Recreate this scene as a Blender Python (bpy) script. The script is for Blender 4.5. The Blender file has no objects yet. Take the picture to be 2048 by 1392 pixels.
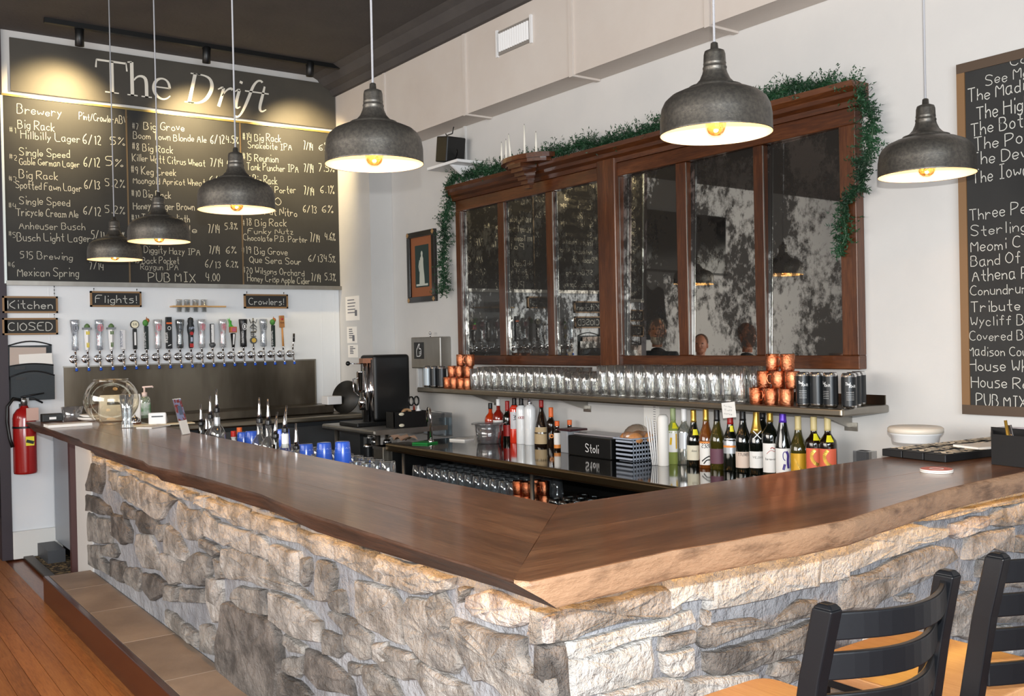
import bpy, bmesh, math, random
from mathutils import Vector, Matrix
RN=random.Random(11)
scn=bpy.context.scene
# ---------------------------------------------------------------- camera, world, light
F=1958.5785
r2=Vector((-0.5838437147,-0.8115999220,-0.0207866157)); u2=Vector((-0.0063576764,-0.0210321706,0.9997585847)); fw=Vector((0.8118411770,-0.5838349205,-0.0071196109))
CAM=Vector((0,0,1.5))
cd=bpy.data.cameras.new('camera'); cam=bpy.data.objects.new('camera',cd); scn.collection.objects.link(cam)
cd.sensor_width=36; cd.lens=F/2048*36; cd.clip_start=.05; cd.clip_end=60
cam.matrix_world=Matrix(((r2.x,u2.x,-fw.x,CAM.x),(r2.y,u2.y,-fw.y,CAM.y),(r2.z,u2.z,-fw.z,CAM.z),(0,0,0,1)))
scn.camera=cam
scn.view_settings.view_transform='Standard'; scn.view_settings.look='None'; scn.view_settings.gamma=1; scn.view_settings.use_curve_mapping=False
scn.view_settings.exposure=0.06
TILT=(.048,.017); LEDS=24.0; PEND=34.0
w=bpy.data.worlds.new('world'); scn.world=w; w.use_nodes=True
w.node_tree.nodes['Background'].inputs[0].default_value=(.82,.9,1,1); w.node_tree.nodes['Background'].inputs[1].default_value=1.0
def lamp(name,typ,loc,energy,color=(1,1,1),target=None,**k):
    d=bpy.data.lights.new(name,typ); d.energy=energy; d.color=color
    for a,b in k.items(): setattr(d,a,b)
    o=bpy.data.objects.new(name,d); scn.collection.objects.link(o); o.location=loc
    if target is not None: o.rotation_euler=(Vector(target)-Vector(loc)).to_track_quat('-Z','Y').to_euler()
    return o
# camera's own flash, just above the lens
lamp('camera_flash','SPOT',CAM+u2*.125+r2*.014,FLASH:=400,(1,.985,.96),CAM+fw*5+u2*.1,spot_size=math.radians(95),spot_blend=.6,shadow_soft_size=.012)
# added fill light behind the camera, as daylight from assumed street windows
lamp('added_daylight','AREA',(-3.3,1.2,1.9),DAY_FILL:=370,(.84,.93,1),(4,.2,1.5),shape='RECTANGLE',size=5.2,size_y=2.2)
# added warm fill light, in place of ceiling bounce from the seating side
lamp('room_fill','AREA',(3.5,4.6,2.3),ROOM_FILL:=345,(1,.94,.87),(4,-2,1.6),shape='RECTANGLE',size=7,size_y=2.2)
# track heads over the title board
TRK=[(7.34,-1.6),(7.34,-2.47),(7.31,-3.3)]
for (x,y),t in zip(TRK,((7.85,-1.55,3.25),(7.85,-2.6,3.15),(7.85,-3.45,3.1))):
    lamp('track_spot','SPOT',(x+.02,y,3.55),150,(1,.76,.40),t,spot_size=math.radians(95),spot_blend=1.0,shadow_soft_size=.03)

# ---------------------------------------------------------------- rays onto known planes
def ray(x,y): return fw+r2*((x-1024)/F)-u2*((y-696)/F)
def onZ(x,y,z): d=ray(x,y); return CAM+d*((z-CAM.z)/d.z)
def onX(x,y,X): d=ray(x,y); return CAM+d*(X/d.x)
def onY(x,y,Y): d=ray(x,y); return CAM+d*(Y/d.y)
def mpp(p): return (Vector(p)-CAM).dot(fw)/F      # metres per pixel there

# ---------------------------------------------------------------- mesh helpers
class MB:
    def __init__(s): s.v=[]; s.f=[]; s.sm=[]
    def add(s,vs,fs,sm=False):
        b=len(s.v); s.v+= [Vector(q) for q in vs]; s.f+=[tuple(i+b for i in f) for f in fs]; s.sm+=[sm]*len(fs); return s
    def box(s,x0,x1,y0,y1,z0,z1):
        return s.add([(x,y,z) for x in (x0,x1) for y in (y0,y1) for z in (z0,z1)],[(0,1,3,2),(4,6,7,5),(0,4,5,1),(2,3,7,6),(0,2,6,4),(1,5,7,3)])
    def obox(s,c,sz,rz=0,rx=0,ry=0):
        m=Matrix.Translation(Vector(c))@Matrix.Rotation(rz,4,'Z')@Matrix.Rotation(ry,4,'Y')@Matrix.Rotation(rx,4,'X')
        a,b,d=[q/2 for q in sz]
        return s.add([m@Vector((x,y,z)) for x in (-a,a) for y in (-b,b) for z in (-d,d)],[(0,1,3,2),(4,6,7,5),(0,4,5,1),(2,3,7,6),(0,2,6,4),(1,5,7,3)])
    def lathe(s,prof,c=(0,0,0),n=24,axis=None,cap=(True,True),sm=True,flute=0,fn=10):
        c=Vector(c); q=Vector(axis).to_track_quat('Z','Y').to_matrix() if axis else Matrix.Identity(3)
        vs=[];fs=[]
        for r,z in prof:
            for i in range(n):
                a=2*math.pi*i/n; rr=r*(1+flute*math.cos(a*fn)) if flute else r
                vs.append(c+q@Vector((rr*math.cos(a),rr*math.sin(a),z)))
        m=len(prof)
        for j in range(m-1):
            for i in range(n): fs.append((j*n+i,j*n+(i+1)%n,(j+1)*n+(i+1)%n,(j+1)*n+i))
        s.add(vs,fs,sm)
        b=len(s.v)-len(vs)
        if cap[0]: s.f.append(tuple(b+i for i in range(n))[::-1]); s.sm.append(False)
        if cap[1]: s.f.append(tuple(b+(m-1)*n+i for i in range(n))); s.sm.append(False)
        return s
    def tube(s,pts,r,n=8,sm=True,cap=True):
        pts=[Vector(p) for p in pts]; vs=[];fs=[]; up=None
        for k,p in enumerate(pts):
            t=(pts[min(k+1,len(pts)-1)]-pts[max(k-1,0)]).normalized()
            if up is None: up=Vector((0,0,1)) if abs(t.z)<.9 else Vector((1,0,0))
            a=t.cross(up).normalized(); up=a.cross(t).normalized()
            rr=r[k] if isinstance(r,(list,tuple)) else r
            for i in range(n):
                th=2*math.pi*(i+.5)/n; vs.append(p+a*math.cos(th)*rr+up*math.sin(th)*rr)
        for j in range(len(pts)-1):
            for i in range(n): fs.append((j*n+i,j*n+(i+1)%n,(j+1)*n+(i+1)%n,(j+1)*n+i))
        s.add(vs,fs,sm)
        if cap:
            b=len(s.v)-len(vs); s.f+=[tuple(b+i for i in range(n))[::-1],tuple(b+len(vs)-n+i for i in range(n))]; s.sm+=[False,False]
        return s
    def bar(s,pts,wv,hv):
        """rectangular section swept along pts; wv, hv half-size vectors"""
        wv=Vector(wv);hv=Vector(hv); vs=[];fs=[]
        for p in pts:
            p=Vector(p); vs+=[p-wv-hv,p+wv-hv,p+wv+hv,p-wv+hv]
        for j in range(len(pts)-1):
            for i in range(4): fs.append((j*4+i,j*4+(i+1)%4,j*4+4+(i+1)%4,j*4+4+i))
        fs+=[(3,2,1,0),tuple(len(vs)-4+i for i in range(4))]
        return s.add(vs,fs)
    def prism(s,poly,off):
        off=Vector(off); n=len(poly); P=[Vector(p) for p in poly]
        return s.add(P+[p+off for p in P],[tuple(range(n))[::-1],tuple(range(n,2*n))]+[(i,(i+1)%n,n+(i+1)%n,n+i) for i in range(n)])
    def ell(s,c,rad,n=14,m=8,rz=0):
        c=Vector(c); q=Matrix.Rotation(rz,3,'Z'); vs=[];fs=[]
        for j in range(1,m):
            ph=math.pi*j/m
            for i in range(n):
                a=2*math.pi*i/n; vs.append(c+q@Vector((rad[0]*math.sin(ph)*math.cos(a),rad[1]*math.sin(ph)*math.sin(a),rad[2]*math.cos(ph))))
        t=len(vs); vs+=[c+q@Vector((0,0,rad[2])),c-q@Vector((0,0,rad[2]))]
        for j in range(m-2):
            for i in range(n): fs.append((j*n+i,(j+1)*n+i,(j+1)*n+(i+1)%n,j*n+(i+1)%n))
        for i in range(n): fs.append((t,i,(i+1)%n)); fs.append((t+1,(m-2)*n+(i+1)%n,(m-2)*n+i))
        return s.add(vs,fs,True)
    def build(s,name,mat,parent=None,loc=None,bevel=0,seg=2,recalc=True):
        me=bpy.data.meshes.new(name)
        if parent is not None:
            off=wl(parent)
        elif loc is not None: off=Vector(loc)
        else:
            xs=[q.x for q in s.v]; ys=[q.y for q in s.v]; zs=[q.z for q in s.v]
            off=Vector(((min(xs)+max(xs))/2,(min(ys)+max(ys))/2,min(zs)))
        me.from_pydata([tuple(q-off) for q in s.v],[],s.f); 
        for p,q in zip(me.polygons,s.sm): p.use_smooth=q
        if recalc:
            bm=bmesh.new(); bm.from_mesh(me); bmesh.ops.recalc_face_normals(bm,faces=bm.faces); bm.to_mesh(me); bm.free()
        me.materials.append(mat)
        o=bpy.data.objects.new(name,me); scn.collection.objects.link(o)
        if parent is not None: o.parent=parent
        else: o.location=off
        if bevel:
            md=o.modifiers.new('bevel','BEVEL'); md.width=bevel; md.segments=seg; md.limit_method='ANGLE'; md.angle_limit=math.radians(40)
        return o
def wl(o):
    p=Vector(o.location)
    while o.parent: o=o.parent; p+=o.location
    return p
def tag(o,label=None,cat=None,group=None,kind=None):
    if label: o['label']=label
    if cat: o['category']=cat
    if group: o['group']=group
    if kind: o['kind']=kind
    return o
def thing(name,label,cat,loc,group=None):
    o=bpy.data.objects.new(name,None); scn.collection.objects.link(o); o.location=loc; o.empty_display_size=.05
    return tag(o,label,cat,group)
def struct(o): o['kind']='structure'; return o
def dup(root,loc=None,rz=None,label=None,group=None,scale=None):
    c=root.copy(); scn.collection.objects.link(c)
    if loc is not None: c.location=loc
    if rz is not None: c.rotation_euler=(0,0,rz)
    if scale: c.scale=scale
    if label: c['label']=label
    if group: c['group']=group
    for ch in list(root.children):
        d=ch.copy(); scn.collection.objects.link(d); d.parent=c
        for g in list(ch.children):
            e=g.copy(); scn.collection.objects.link(e); e.parent=d
    return c

# ---------------------------------------------------------------- materials
def lin(h):
    h=h.lstrip('#'); r=[int(h[i:i+2],16)/255 for i in (0,2,4)]
    return tuple((q/12.92 if q<=.04045 else ((q+.055)/1.055)**2.4) for q in r)+(1,)
MT={}
def M(name,col='#888888',rough=.5,metal=0,spec=.5,col2=None,ns=8,nd=4,stretch=None,lo=.35,hi=.65,bump=0,bs=40,bd=.01,coat=0,emit=None,es=0,trans=0,alpha=1,rnd=0,aniso=0):
    if name in MT: return MT[name]
    m=bpy.data.materials.new(name); m.use_nodes=True; nt=m.node_tree; N=nt.nodes; L=nt.links; b=N['Principled BSDF']
    b.inputs['Base Color'].default_value=lin(col); b.inputs['Roughness'].default_value=rough; b.inputs['Metallic'].default_value=metal
    b.inputs['Specular IOR Level'].default_value=spec; b.inputs['Coat Weight'].default_value=coat; b.inputs['Coat Roughness'].default_value=.08
    b.inputs['Transmission Weight'].default_value=trans
    if emit: b.inputs['Emission Color'].default_value=lin(emit); b.inputs['Emission Strength'].default_value=es
    tc=N.new('ShaderNodeTexCoord'); mp=N.new('ShaderNodeMapping'); L.new(tc.outputs['Object'],mp.inputs[0])
    if stretch: mp.inputs['Scale'].default_value=stretch
    oi=N.new('ShaderNodeObjectInfo'); ad=N.new('ShaderNodeVectorMath'); ad.operation='ADD'; sc=N.new('ShaderNodeMath'); sc.operation='MULTIPLY'; sc.inputs[1].default_value=37
    L.new(oi.outputs['Random'],sc.inputs[0]); L.new(mp.outputs[0],ad.inputs[0]); L.new(sc.outputs[0],ad.inputs[1])
    col_out=None
    if col2:
        n=N.new('ShaderNodeTexNoise'); n.inputs['Scale'].default_value=ns; n.inputs['Detail'].default_value=nd; n.inputs['Roughness'].default_value=.6; L.new(ad.outputs[0],n.inputs['Vector'])
        r=N.new('ShaderNodeMapRange'); r.inputs[1].default_value=lo; r.inputs[2].default_value=hi; L.new(n.outputs['Fac'],r.inputs[0])
        x=N.new('ShaderNodeMix'); x.data_type='RGBA'; x.inputs[6].default_value=lin(col); x.inputs[7].default_value=lin(col2); L.new(r.outputs[0],x.inputs[0]); col_out=x.outputs[2]
    if rnd:
        h=N.new('ShaderNodeHueSaturation'); mr=N.new('ShaderNodeMapRange'); mr.inputs[3].default_value=1-rnd; mr.inputs[4].default_value=1+rnd
        L.new(oi.outputs['Random'],mr.inputs[0]); L.new(mr.outputs[0],h.inputs['Value'])
        if col_out: L.new(col_out,h.inputs['Color'])
        else: h.inputs['Color'].default_value=lin(col)
        col_out=h.outputs[0]
    if col_out: L.new(col_out,b.inputs['Base Color'])
    if bump:
        n=N.new('ShaderNodeTexNoise'); n.inputs['Scale'].default_value=bs; n.inputs['Detail'].default_value=5; n.inputs['Roughness'].default_value=.65; L.new(ad.outputs[0],n.inputs['Vector'])
        u=N.new('ShaderNodeBump'); u.inputs['Strength'].default_value=bump; u.inputs['Distance'].default_value=bd; L.new(n.outputs['Fac'],u.inputs['Height']); L.new(u.outputs[0],b.inputs['Normal'])
    MT[name]=m; m['b']=0; return m
def glass(name,tint='#ffffff',refl=.9,rough=.03,base=.06,body=0,bcol='#cccccc',flute=0):
    """thin clear glass: see-through, with a sheen that grows towards the edges"""
    if name in MT: return MT[name]
    m=bpy.data.materials.new(name); m.use_nodes=True; nt=m.node_tree; N=nt.nodes; L=nt.links; N.clear()
    out=N.new('ShaderNodeOutputMaterial'); t=N.new('ShaderNodeBsdfTransparent'); t.inputs[0].default_value=lin(tint)
    g=N.new('ShaderNodeBsdfGlossy'); g.inputs['Roughness'].default_value=rough; g.inputs['Color'].default_value=(refl,refl,refl,1)
    lw=N.new('ShaderNodeLayerWeight'); lw.inputs[0].default_value=.35; mr=N.new('ShaderNodeMapRange'); mr.inputs[3].default_value=base; mr.inputs[4].default_value=.85
    L.new(lw.outputs['Facing'],mr.inputs[0]); x=N.new('ShaderNodeMixShader'); L.new(mr.outputs[0],x.inputs[0])
    src=t.outputs[0]
    if body:
        d=N.new('ShaderNodeBsdfDiffuse'); d.inputs[0].default_value=lin(bcol); y=N.new('ShaderNodeMixShader'); y.inputs[0].default_value=body
        L.new(t.outputs[0],y.inputs[1]); L.new(d.outputs[0],y.inputs[2]); src=y.outputs[0]
    L.new(src,x.inputs[1]); L.new(g.outputs[0],x.inputs[2]); L.new(x.outputs[0],out.inputs[0])
    if flute:
        tc=N.new('ShaderNodeTexCoord'); n=N.new('ShaderNodeTexNoise'); n.inputs['Scale'].default_value=flute; mp=N.new('ShaderNodeMapping'); mp.inputs['Scale'].default_value=(1,1,.12); L.new(tc.outputs['Object'],mp.inputs[0]); L.new(mp.outputs[0],n.inputs['Vector'])
        u=N.new('ShaderNodeBump'); u.inputs['Strength'].default_value=.8; u.inputs['Distance'].default_value=.01; L.new(n.outputs['Fac'],u.inputs['Height']); L.new(u.outputs[0],g.inputs['Normal'])
    MT[name]=m; return m
def wood(name,c1,c2,c3,axis,rough=.3,coat=.4,scale=1,dark=0):
    """planks with grain running along the axis 'X' or 'Y'"""
    m=bpy.data.materials.new(name); m.use_nodes=True; nt=m.node_tree; N=nt.nodes; L=nt.links; b=N['Principled BSDF']
    tc=N.new('ShaderNodeTexCoord'); mp=N.new('ShaderNodeMapping'); s={'X':(.8,9,9),'Y':(9,.8,9),'Z':(9,9,.8)}[axis]; mp.inputs['Scale'].default_value=tuple(q*scale for q in s)
    oi=N.new('ShaderNodeObjectInfo'); ad=N.new('ShaderNodeVectorMath'); ad.operation='ADD'; k=N.new('ShaderNodeMath'); k.operation='MULTIPLY'; k.inputs[1].default_value=23
    L.new(tc.outputs['Object'],mp.inputs[0]); L.new(oi.outputs['Random'],k.inputs[0]); L.new(mp.outputs[0],ad.inputs[0]); L.new(k.outputs[0],ad.inputs[1])
    n1=N.new('ShaderNodeTexNoise'); n1.inputs['Scale'].default_value=.9; n1.inputs['Detail'].default_value=5; n1.inputs['Distortion'].default_value=1.2; L.new(ad.outputs[0],n1.inputs['Vector'])
    n2=N.new('ShaderNodeTexNoise'); n2.inputs['Scale'].default_value=13; n2.inputs['Detail'].default_value=7; n2.inputs['Roughness'].default_value=.65; L.new(ad.outputs[0],n2.inputs['Vector'])
    cr=N.new('ShaderNodeValToRGB'); e=cr.color_ramp.elements; e[0].position=.32; e[0].color=lin(c1); e[1].position=.68; e[1].color=lin(c3); q=e.new(.5); q.color=lin(c2)
    mx=N.new('ShaderNodeMix'); mx.inputs[0].default_value=.5; L.new(n1.outputs['Fac'],mx.inputs[2]); L.new(n2.outputs['Fac'],mx.inputs[3]); L.new(mx.outputs[0],cr.inputs[0])
    h=N.new('ShaderNodeHueSaturation'); mr=N.new('ShaderNodeMapRange'); mr.inputs[3].default_value=.85; mr.inputs[4].default_value=1.12; L.new(oi.outputs['Random'],mr.inputs[0]); L.new(mr.outputs[0],h.inputs['Value']); L.new(cr.outputs[0],h.inputs['Color'])
    L.new(h.outputs[0],b.inputs['Base Color']); b.inputs['Roughness'].default_value=rough; b.inputs['Coat Weight'].default_value=coat; b.inputs['Coat Roughness'].default_value=.12
    u=N.new('ShaderNodeBump'); u.inputs['Strength'].default_value=.12; u.inputs['Distance'].default_value=.002; L.new(n2.outputs['Fac'],u.inputs['Height']); L.new(u.outputs[0],b.inputs['Normal'])
    return m

white_wall=M('white_wall','#cbc9c6',.75,bump=.12,bs=25,bd=.01,col2='#c3c2c0',ns=1.3)
cool_wall=M('cool_wall','#e0e3e6',.7,bump=.1,bs=25,bd=.01)
tan_wall=M('painted_soffit','#c9bfb6',.7,bump=.12,bs=9,bd=.02,col2='#cfc7bf',ns=1.5)
dark_ceiling=M('dark_ceiling','#474342',.8,bump=.3,bs=30,col2='#4e4a48',ns=3)
steel=M('brushed_steel','#b4b1ab',.4,1,col2='#96928b',ns=2.5,stretch=(1,1,.3))
steel_dark=M('dark_steel','#7d7467',.36,1,col2='#5d554a',ns=3,stretch=(1,1,.25))
steel_rail=M('steel_rail','#a79e8e',.33,1)
chrome=M('chrome','#e6e6e8',.08,1)
black=M('black_plastic','#0a0b0c',.42)
blackm=M('black_metal','#111317',.36,.2,bump=.08,bs=180,bd=.002)
white=M('white_plastic','#e8e8e8',.35)
paper=M('white_paper','#e9e7e2',.7)
chalk=M('chalk','#c6c5be',.9,emit='#000000')
ink=M('black_ink','#1a1a1a',.7)
frame_wood=M('oak_strip','#8a6a45',.5)
# ---------------------------------------------------------------- lettering (hand strokes)
G={'A':"023962 1555",'B':"0209 0949574606 0646644202",'C':"68491805134263",'D':"0209 093967643202",'E':"69090262 0646",'F':"690902 0646",'G':"68491805134263 636545",'H':"0209 6269 0666",'I':"1252 3239 1959",'J':"5953321204",'K':"0209 690562",'L':"090262",'M':"0209356962",'N':"02096269",'O':"39070432646739",'P':"0209 0949685605",'Q':"39070432646739 4461",'R':"0209 0949685605 2562",'S':"684919072655633203",'T':"0969 3932",'U':"090422426469",'V':"093269",'W':"0912365269",'X':"0962 6902",'Y':"0936 6932",'Z':"09690262",
'a':"46160503123244 464352",'b':"0902 052645432203",'c':"452605032243",'d':"4942 452605032243",'e':"0444452605032243",'f':"48392822 0646",'g':"452605032243 46412001",'h':"0902 04264542",'i':"1612 1819",'j':"26211001 2829",'k':"0902 460442",'l':"1912",'m':"0602 04163532 34466562",'n':"0602 04264542",'o':"26050322434526",'p':"0600 052645432203",'q':"4640 452605032243",'r':"0602 042645",'s':"46160544433202",'t':"29233242 0646",'u':"06032243 4642",'v':"062246",'w':"0612355266",'x':"0642 4602",'y':"0623 4600",'z':"06460242",
'0':"29070422444729",'1':"182922",'2':"0829470242",'3':"08294826442203",'4':"190555 4842",'5':"49090636443202",'6':"49170422433504",'7':"094912",'8':"29084422044829",'9':"472907254732",'/':"0249",'%':"0249 1908172819 4433425344",'#':"1319 3339 0545 0747",'.':"1213",'!':"1914 1213","'":"1817",'&':"6205284806123265",'-':"0545"}
def smooth(P,k=2):
    for _ in range(k):
        if len(P)<3: return P
        Q=[P[0]]
        for a,b in zip(P,P[1:]): Q+=[a*.75+b*.25,a*.25+b*.75]
        Q.append(P[-1]); P=Q
    return P
def ribbon(mb,P,ws,nrm):
    """flat stroke in the plane with normal nrm"""
    vs=[];fs=[]
    for i,p in enumerate(P):
        t=(P[min(i+1,len(P)-1)]-P[max(i-1,0)]); t=t.normalized() if t.length>1e-9 else Vector((0,0,1))
        s=nrm.cross(t)*(ws[i] if isinstance(ws,(list,tuple)) else ws)
        vs+=[p-s,p+s]
    for i in range(len(P)-1): fs.append((2*i,2*i+1,2*i+3,2*i+2))
    mb.add(vs,fs)
def write(mb,s,p0,p1,h,nrm,up=Vector((0,0,1)),wgt=.06,jit=.04,sm=1,slant=0):
    """the words s fitted between baseline points p0 and p1, capital height h"""
    p0=Vector(p0);p1=Vector(p1);nrm=Vector(nrm); tot=0; adv=[]
    for ch in s:
        if ch==' ': adv.append((tot,0)); tot+=3.2; continue
        g=G.get(ch); 
        if not g: adv.append((tot,0)); tot+=3; continue
        wd=max(int(q[i]) for q in g.split() for i in range(0,len(q),2)); adv.append((tot,1)); tot+=wd+1.9
    tot-=1.9; e=(p1-p0)/max(tot,1); uu=Vector(up)*(h/7)
    for ch,(x0,ok) in zip(s,adv):
        if not ok: continue
        dy=RN.uniform(-jit,jit)*7; sc=1+RN.uniform(-jit,jit)*2
        for st in G[ch].split():
            P=[p0+e*(x0+int(st[i])*1.0+slant*(int(st[i+1])-2)+RN.uniform(-jit,jit)*3)+uu*((int(st[i+1])-2)*sc+dy+RN.uniform(-jit,jit)*3) for i in range(0,len(st),2)]
            ribbon(mb,smooth(P,sm),h*wgt,nrm)
NX=Vector((-1,0,0)); NY=Vector((0,1,0)); NZ=Vector((0,0,1))
def tx(mb,s,x0,y0,x1,y1,h,X,**k):
    a=onX(x0,y0,X); b=onX(x1,y1,X); write(mb,s,a,b,h*mpp(a),NX,**k)

# ================================================================ THE SETTING
W=7.85; YM=-4.0; YA=-3.79; ZC=3.82; ZS=3.10; YE=-1.17
o=struct(MB().box(-3.5,10.2,-4.2,5,-.06,-.012).build('floor',wood('floor_wood_far','#5a2a12','#7d4220','#94562c','X',.35,.3)))
floor=o
pm=wood('floor_plank_wood','#74401a','#a0622f','#b4763d','X',.5,.05)
y=-1.12; k=0
while y<1.6:
    x=1.2+RN.uniform(0,.9)
    while x<7.9:
        L_=RN.uniform(1.1,2.3); x2=min(x+L_,8.0)
        if 8.0-x2<.3: x2=8.0
        MB().box(x+.0012,x2-.0012,y+.0012,y+.0808,-.012,0).build('floor_plank',pm,floor)
        x=x2
        if x>=8.0: break
    y+=.082
struct(MB().box(-3.5,10.2,-4.2,5,ZC,ZC+.08).build('ceiling',dark_ceiling))
# stepped dark crown where the ceiling meets the soffit
mb=MB(); mb.prism([(-3.4,YA+.001,3.665),(-3.4,YA+.035,3.665),(-3.4,YA+.06,3.71),(-3.4,YA+.12,3.735),(-3.4,YA+.16,3.79),(-3.4,YA+.22,ZC-.001),(-3.4,YA+.001,ZC-.001)],(W-.002+3.4,0,0))
struct(mb.build('trim_1',dark_ceiling))
struct(MB().box(-3.5,W+.15,YM-.15,YM,0,ZC).build('wall_right',white_wall))
struct(MB().box(W,W+.15,YM,YE,0,ZC).build('wall_left',white_wall))
struct(MB().box(W+.15,10.1,YE-.12,YE,0,ZC).build('wall_passage',white_wall))
struct(MB().box(10.05,10.2,YE,5,0,ZC).build('wall_far',white_wall))
# wall behind the camera with windows assumed for the daylight, and the seating side
mb=MB(); mb.box(-3.5,-3.4,-4.2,-1.4,0,ZC).box(-3.5,-3.4,-1.4,3.8,0,.7).box(-3.5,-3.4,-1.4,3.8,3.1,ZC).box(-3.5,-3.4,3.8,5,0,ZC)
struct(mb.build('wall_street',white_wall))
mb=MB()
for yy in (-1.4,.3,2.0,3.7): mb.box(-3.52,-3.38,yy,yy+.1,.7,3.1)
mb.box(-3.52,-3.38,-1.4,3.8,.7,.8).box(-3.52,-3.38,-1.4,3.8,3.0,3.1)
struct(mb.build('assumed_window_1',blackm))  # assumed window frames, unseen, added to go with the daylight fill
struct(MB().box(-3.5,10.2,4.9,5,0,ZC).build('wall_seating',white_wall))
# pier in the corner and the soffit over the back counter
struct(MB().box(7.24,W-.001,YM+.001,YA,0,ZS).build('wall_corner',white_wall))
sof=struct(MB().box(-3.4,W-.002,YM+.001,YA,ZS,ZC-.002).build('ceiling_soffit',tan_wall))
for px in (770,932,1146,1420,1760):
    X=onY(px,200,YA).x
    mb=MB().box(X-.017,X+.017,YA,YA+.014,ZS,3.66).box(X-.017,X+.017,YM+.002,YA+.014,ZS-.012,ZS); mb.build('joint_strip',tan_wall,sof)
# dark painted edge of the chalkboard wall, its skirting
struct(MB().box(W-.02,W+.17,YE,YE+.07,0,ZC).build('trim_2',M('plum_paint','#2c2029',.5)))
struct(MB().box(W-.03,W-.0005,YE-.6,YE-.001,0,.2).build('baseboard_left',M('white_gloss','#dddcd8',.35),None,bevel=.006))
mb=MB().box(W-.006,W-.0005,-1.452,-1.447,.2,2.0); mb.build('panel_seam',cool_wall,None); bpy.data.objects['panel_seam']['kind']='structure'
# vertical seams in the wall sheeting on the right part
mb=MB()
for yy in (-3.62,-3.74): mb.box(W-.006,W-.0005,yy,yy+.006,.9,1.95)
tag(mb.build('trim_3',cool_wall),kind='structure')
# lower wall sheet behind the taps
struct(MB().box(W-.0045,W-.0004,-3.785,YE-.001,.2,2.06).build('trim_4',cool_wall))
# floor mat behind the bar and the threshold strip
mat=M('mat_pattern','#241c14',.95,col2='#8d7750',ns=38,nd=2,lo=.5,hi=.56)
tag(MB().box(6.62,7.8,-1.95,-1.30,0,.012).build('floor_mat',mat),'dark speckled brown floor mat in the gap between bar and tap wall','mat')
struct(MB().box(6.3,8.0,-1.30,-1.235,0,.016).build('trim_5',M('threshold_metal','#3d352c',.45,.4),None,bevel=.004))

struct(MB().box(7.45,7.83,-1.445,-1.33,0,.10).build('trim_6',M('curb_grey','#3a3d42',.5)))
# ================================================================ CHALKBOARDS
slate=M('slate','#1e1e1e',.72,col2='#2d2d2c',ns=2.2,nd=6,lo=.3,hi=.75)
slate2=M('slate_title','#3d3a35',.7,col2='#4d4941',ns=1.8,nd=6,lo=.3,hi=.75)
def wallboard(name,label,cat,pts,X,mt,th=.015,rim=None,rimw=.02,rimt=.01):
    ys=[p.y for p in pts]; zs=[p.z for p in pts]
    t=thing(name,label,cat,(W,(ys[0]+ys[1])/2,min(zs)))
    MB().box(X,W-.0046,min(ys),max(ys),min(zs),max(zs)).build('board',mt,t)
    return t
WX=W-.022
a=onX(19,78,WX); b=onX(671,258,WX)
z1=(onX(19,78,WX).z+onX(671,167,WX).z)/2; z0=(onX(19,181,WX).z+onX(669,258,WX).z)/2
tt=thing('title_board','long grey chalkboard panel near the ceiling with the large painted bar name','sign',(W,(a.y+b.y)/2,z0))
MB().box(WX,W-.0004,b.y,a.y,z0,z1).build('panel',slate2,tt)
mb=MB()
# serif title letters, drawn as strokes with changing width
bl0=onX(222,186,WX-.002); bl1=onX(527,221,WX-.002)
cap=66*mpp(bl0)
XS=(bl0.y-bl1.y)/cap/4.62
def sglyph(strokes,ox,sc=1,sl=0):
    for st in strokes:
        P=[];ws=[]
        for q in st:
            x=(q[0]*sc+sl*q[1]*sc+ox)*cap*XS; z=q[1]*sc*cap
            P.append(Vector((WX-.002,bl0.y-x,bl0.z+z+(bl1.z-bl0.z)*0))); ws.append(q[2]*sc*cap/2)
        if len(P)>3: 
            # smooth points and widths together
            for _ in range(2):
                Q=[P[0]];Wd=[ws[0]]
                for i in range(len(P)-1): Q+=[P[i]*.75+P[i+1]*.25,P[i]*.25+P[i+1]*.75]; Wd+=[ws[i]*.75+ws[i+1]*.25,ws[i]*.25+ws[i+1]*.75]
                Q.append(P[-1]);Wd.append(ws[-1]); P,ws=Q,Wd
        ribbon(mb,P,ws,NX)
T=[[(-.38,.955,.06),(.44,.955,.06)],[(.03,0,.12),(.03,.96,.12)],[(-.16,.018,.036),(.22,.018,.036)],[(-.38,.97,.03),(-.40,.72,.05)],[(.44,.97,.03),(.46,.72,.05)]]
Hh=[[(.12,0,.105),(.12,1.03,.105)],[(0,1.01,.035),(.12,1.03,.05)],[(-.02,.018,.036),(.27,.018,.036)],[(.17,.48,.04),(.26,.60,.05),(.38,.645,.07),(.5,.60,.1),(.53,.45,.105),(.53,.2,.105),(.53,0,.105)],[(.38,.018,.036),(.68,.018,.036)]]
Ee=[[(.08,.37,.04),(.52,.37,.04)],[(.52,.37,.08),(.50,.52,.08),(.42,.63,.055),(.28,.66,.05),(.13,.58,.09),(.06,.42,.11),(.05,.27,.115),(.12,.09,.1),(.28,.0,.055),(.42,.03,.045),(.53,.14,.03)]]
Dd=[[(.14,0,.11),(.14,.96,.11)],[(.0,.018,.036),(.3,.018,.036)],[(.0,.945,.036),(.3,.945,.036)],[(.2,.94,.04),(.42,.94,.05),(.62,.86,.09),(.73,.65,.12),(.72,.42,.12),(.62,.16,.1),(.42,.02,.05),(.2,.02,.04)]]
rr_=[[(.0,.55,.03),(.1,.62,.06),(.16,.62,.08)],[(.13,0,.1),(.16,.3,.1),(.17,.62,.09)],[(.17,.36,.03),(.28,.58,.05),(.4,.645,.08),(.46,.59,.09)]]
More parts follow.
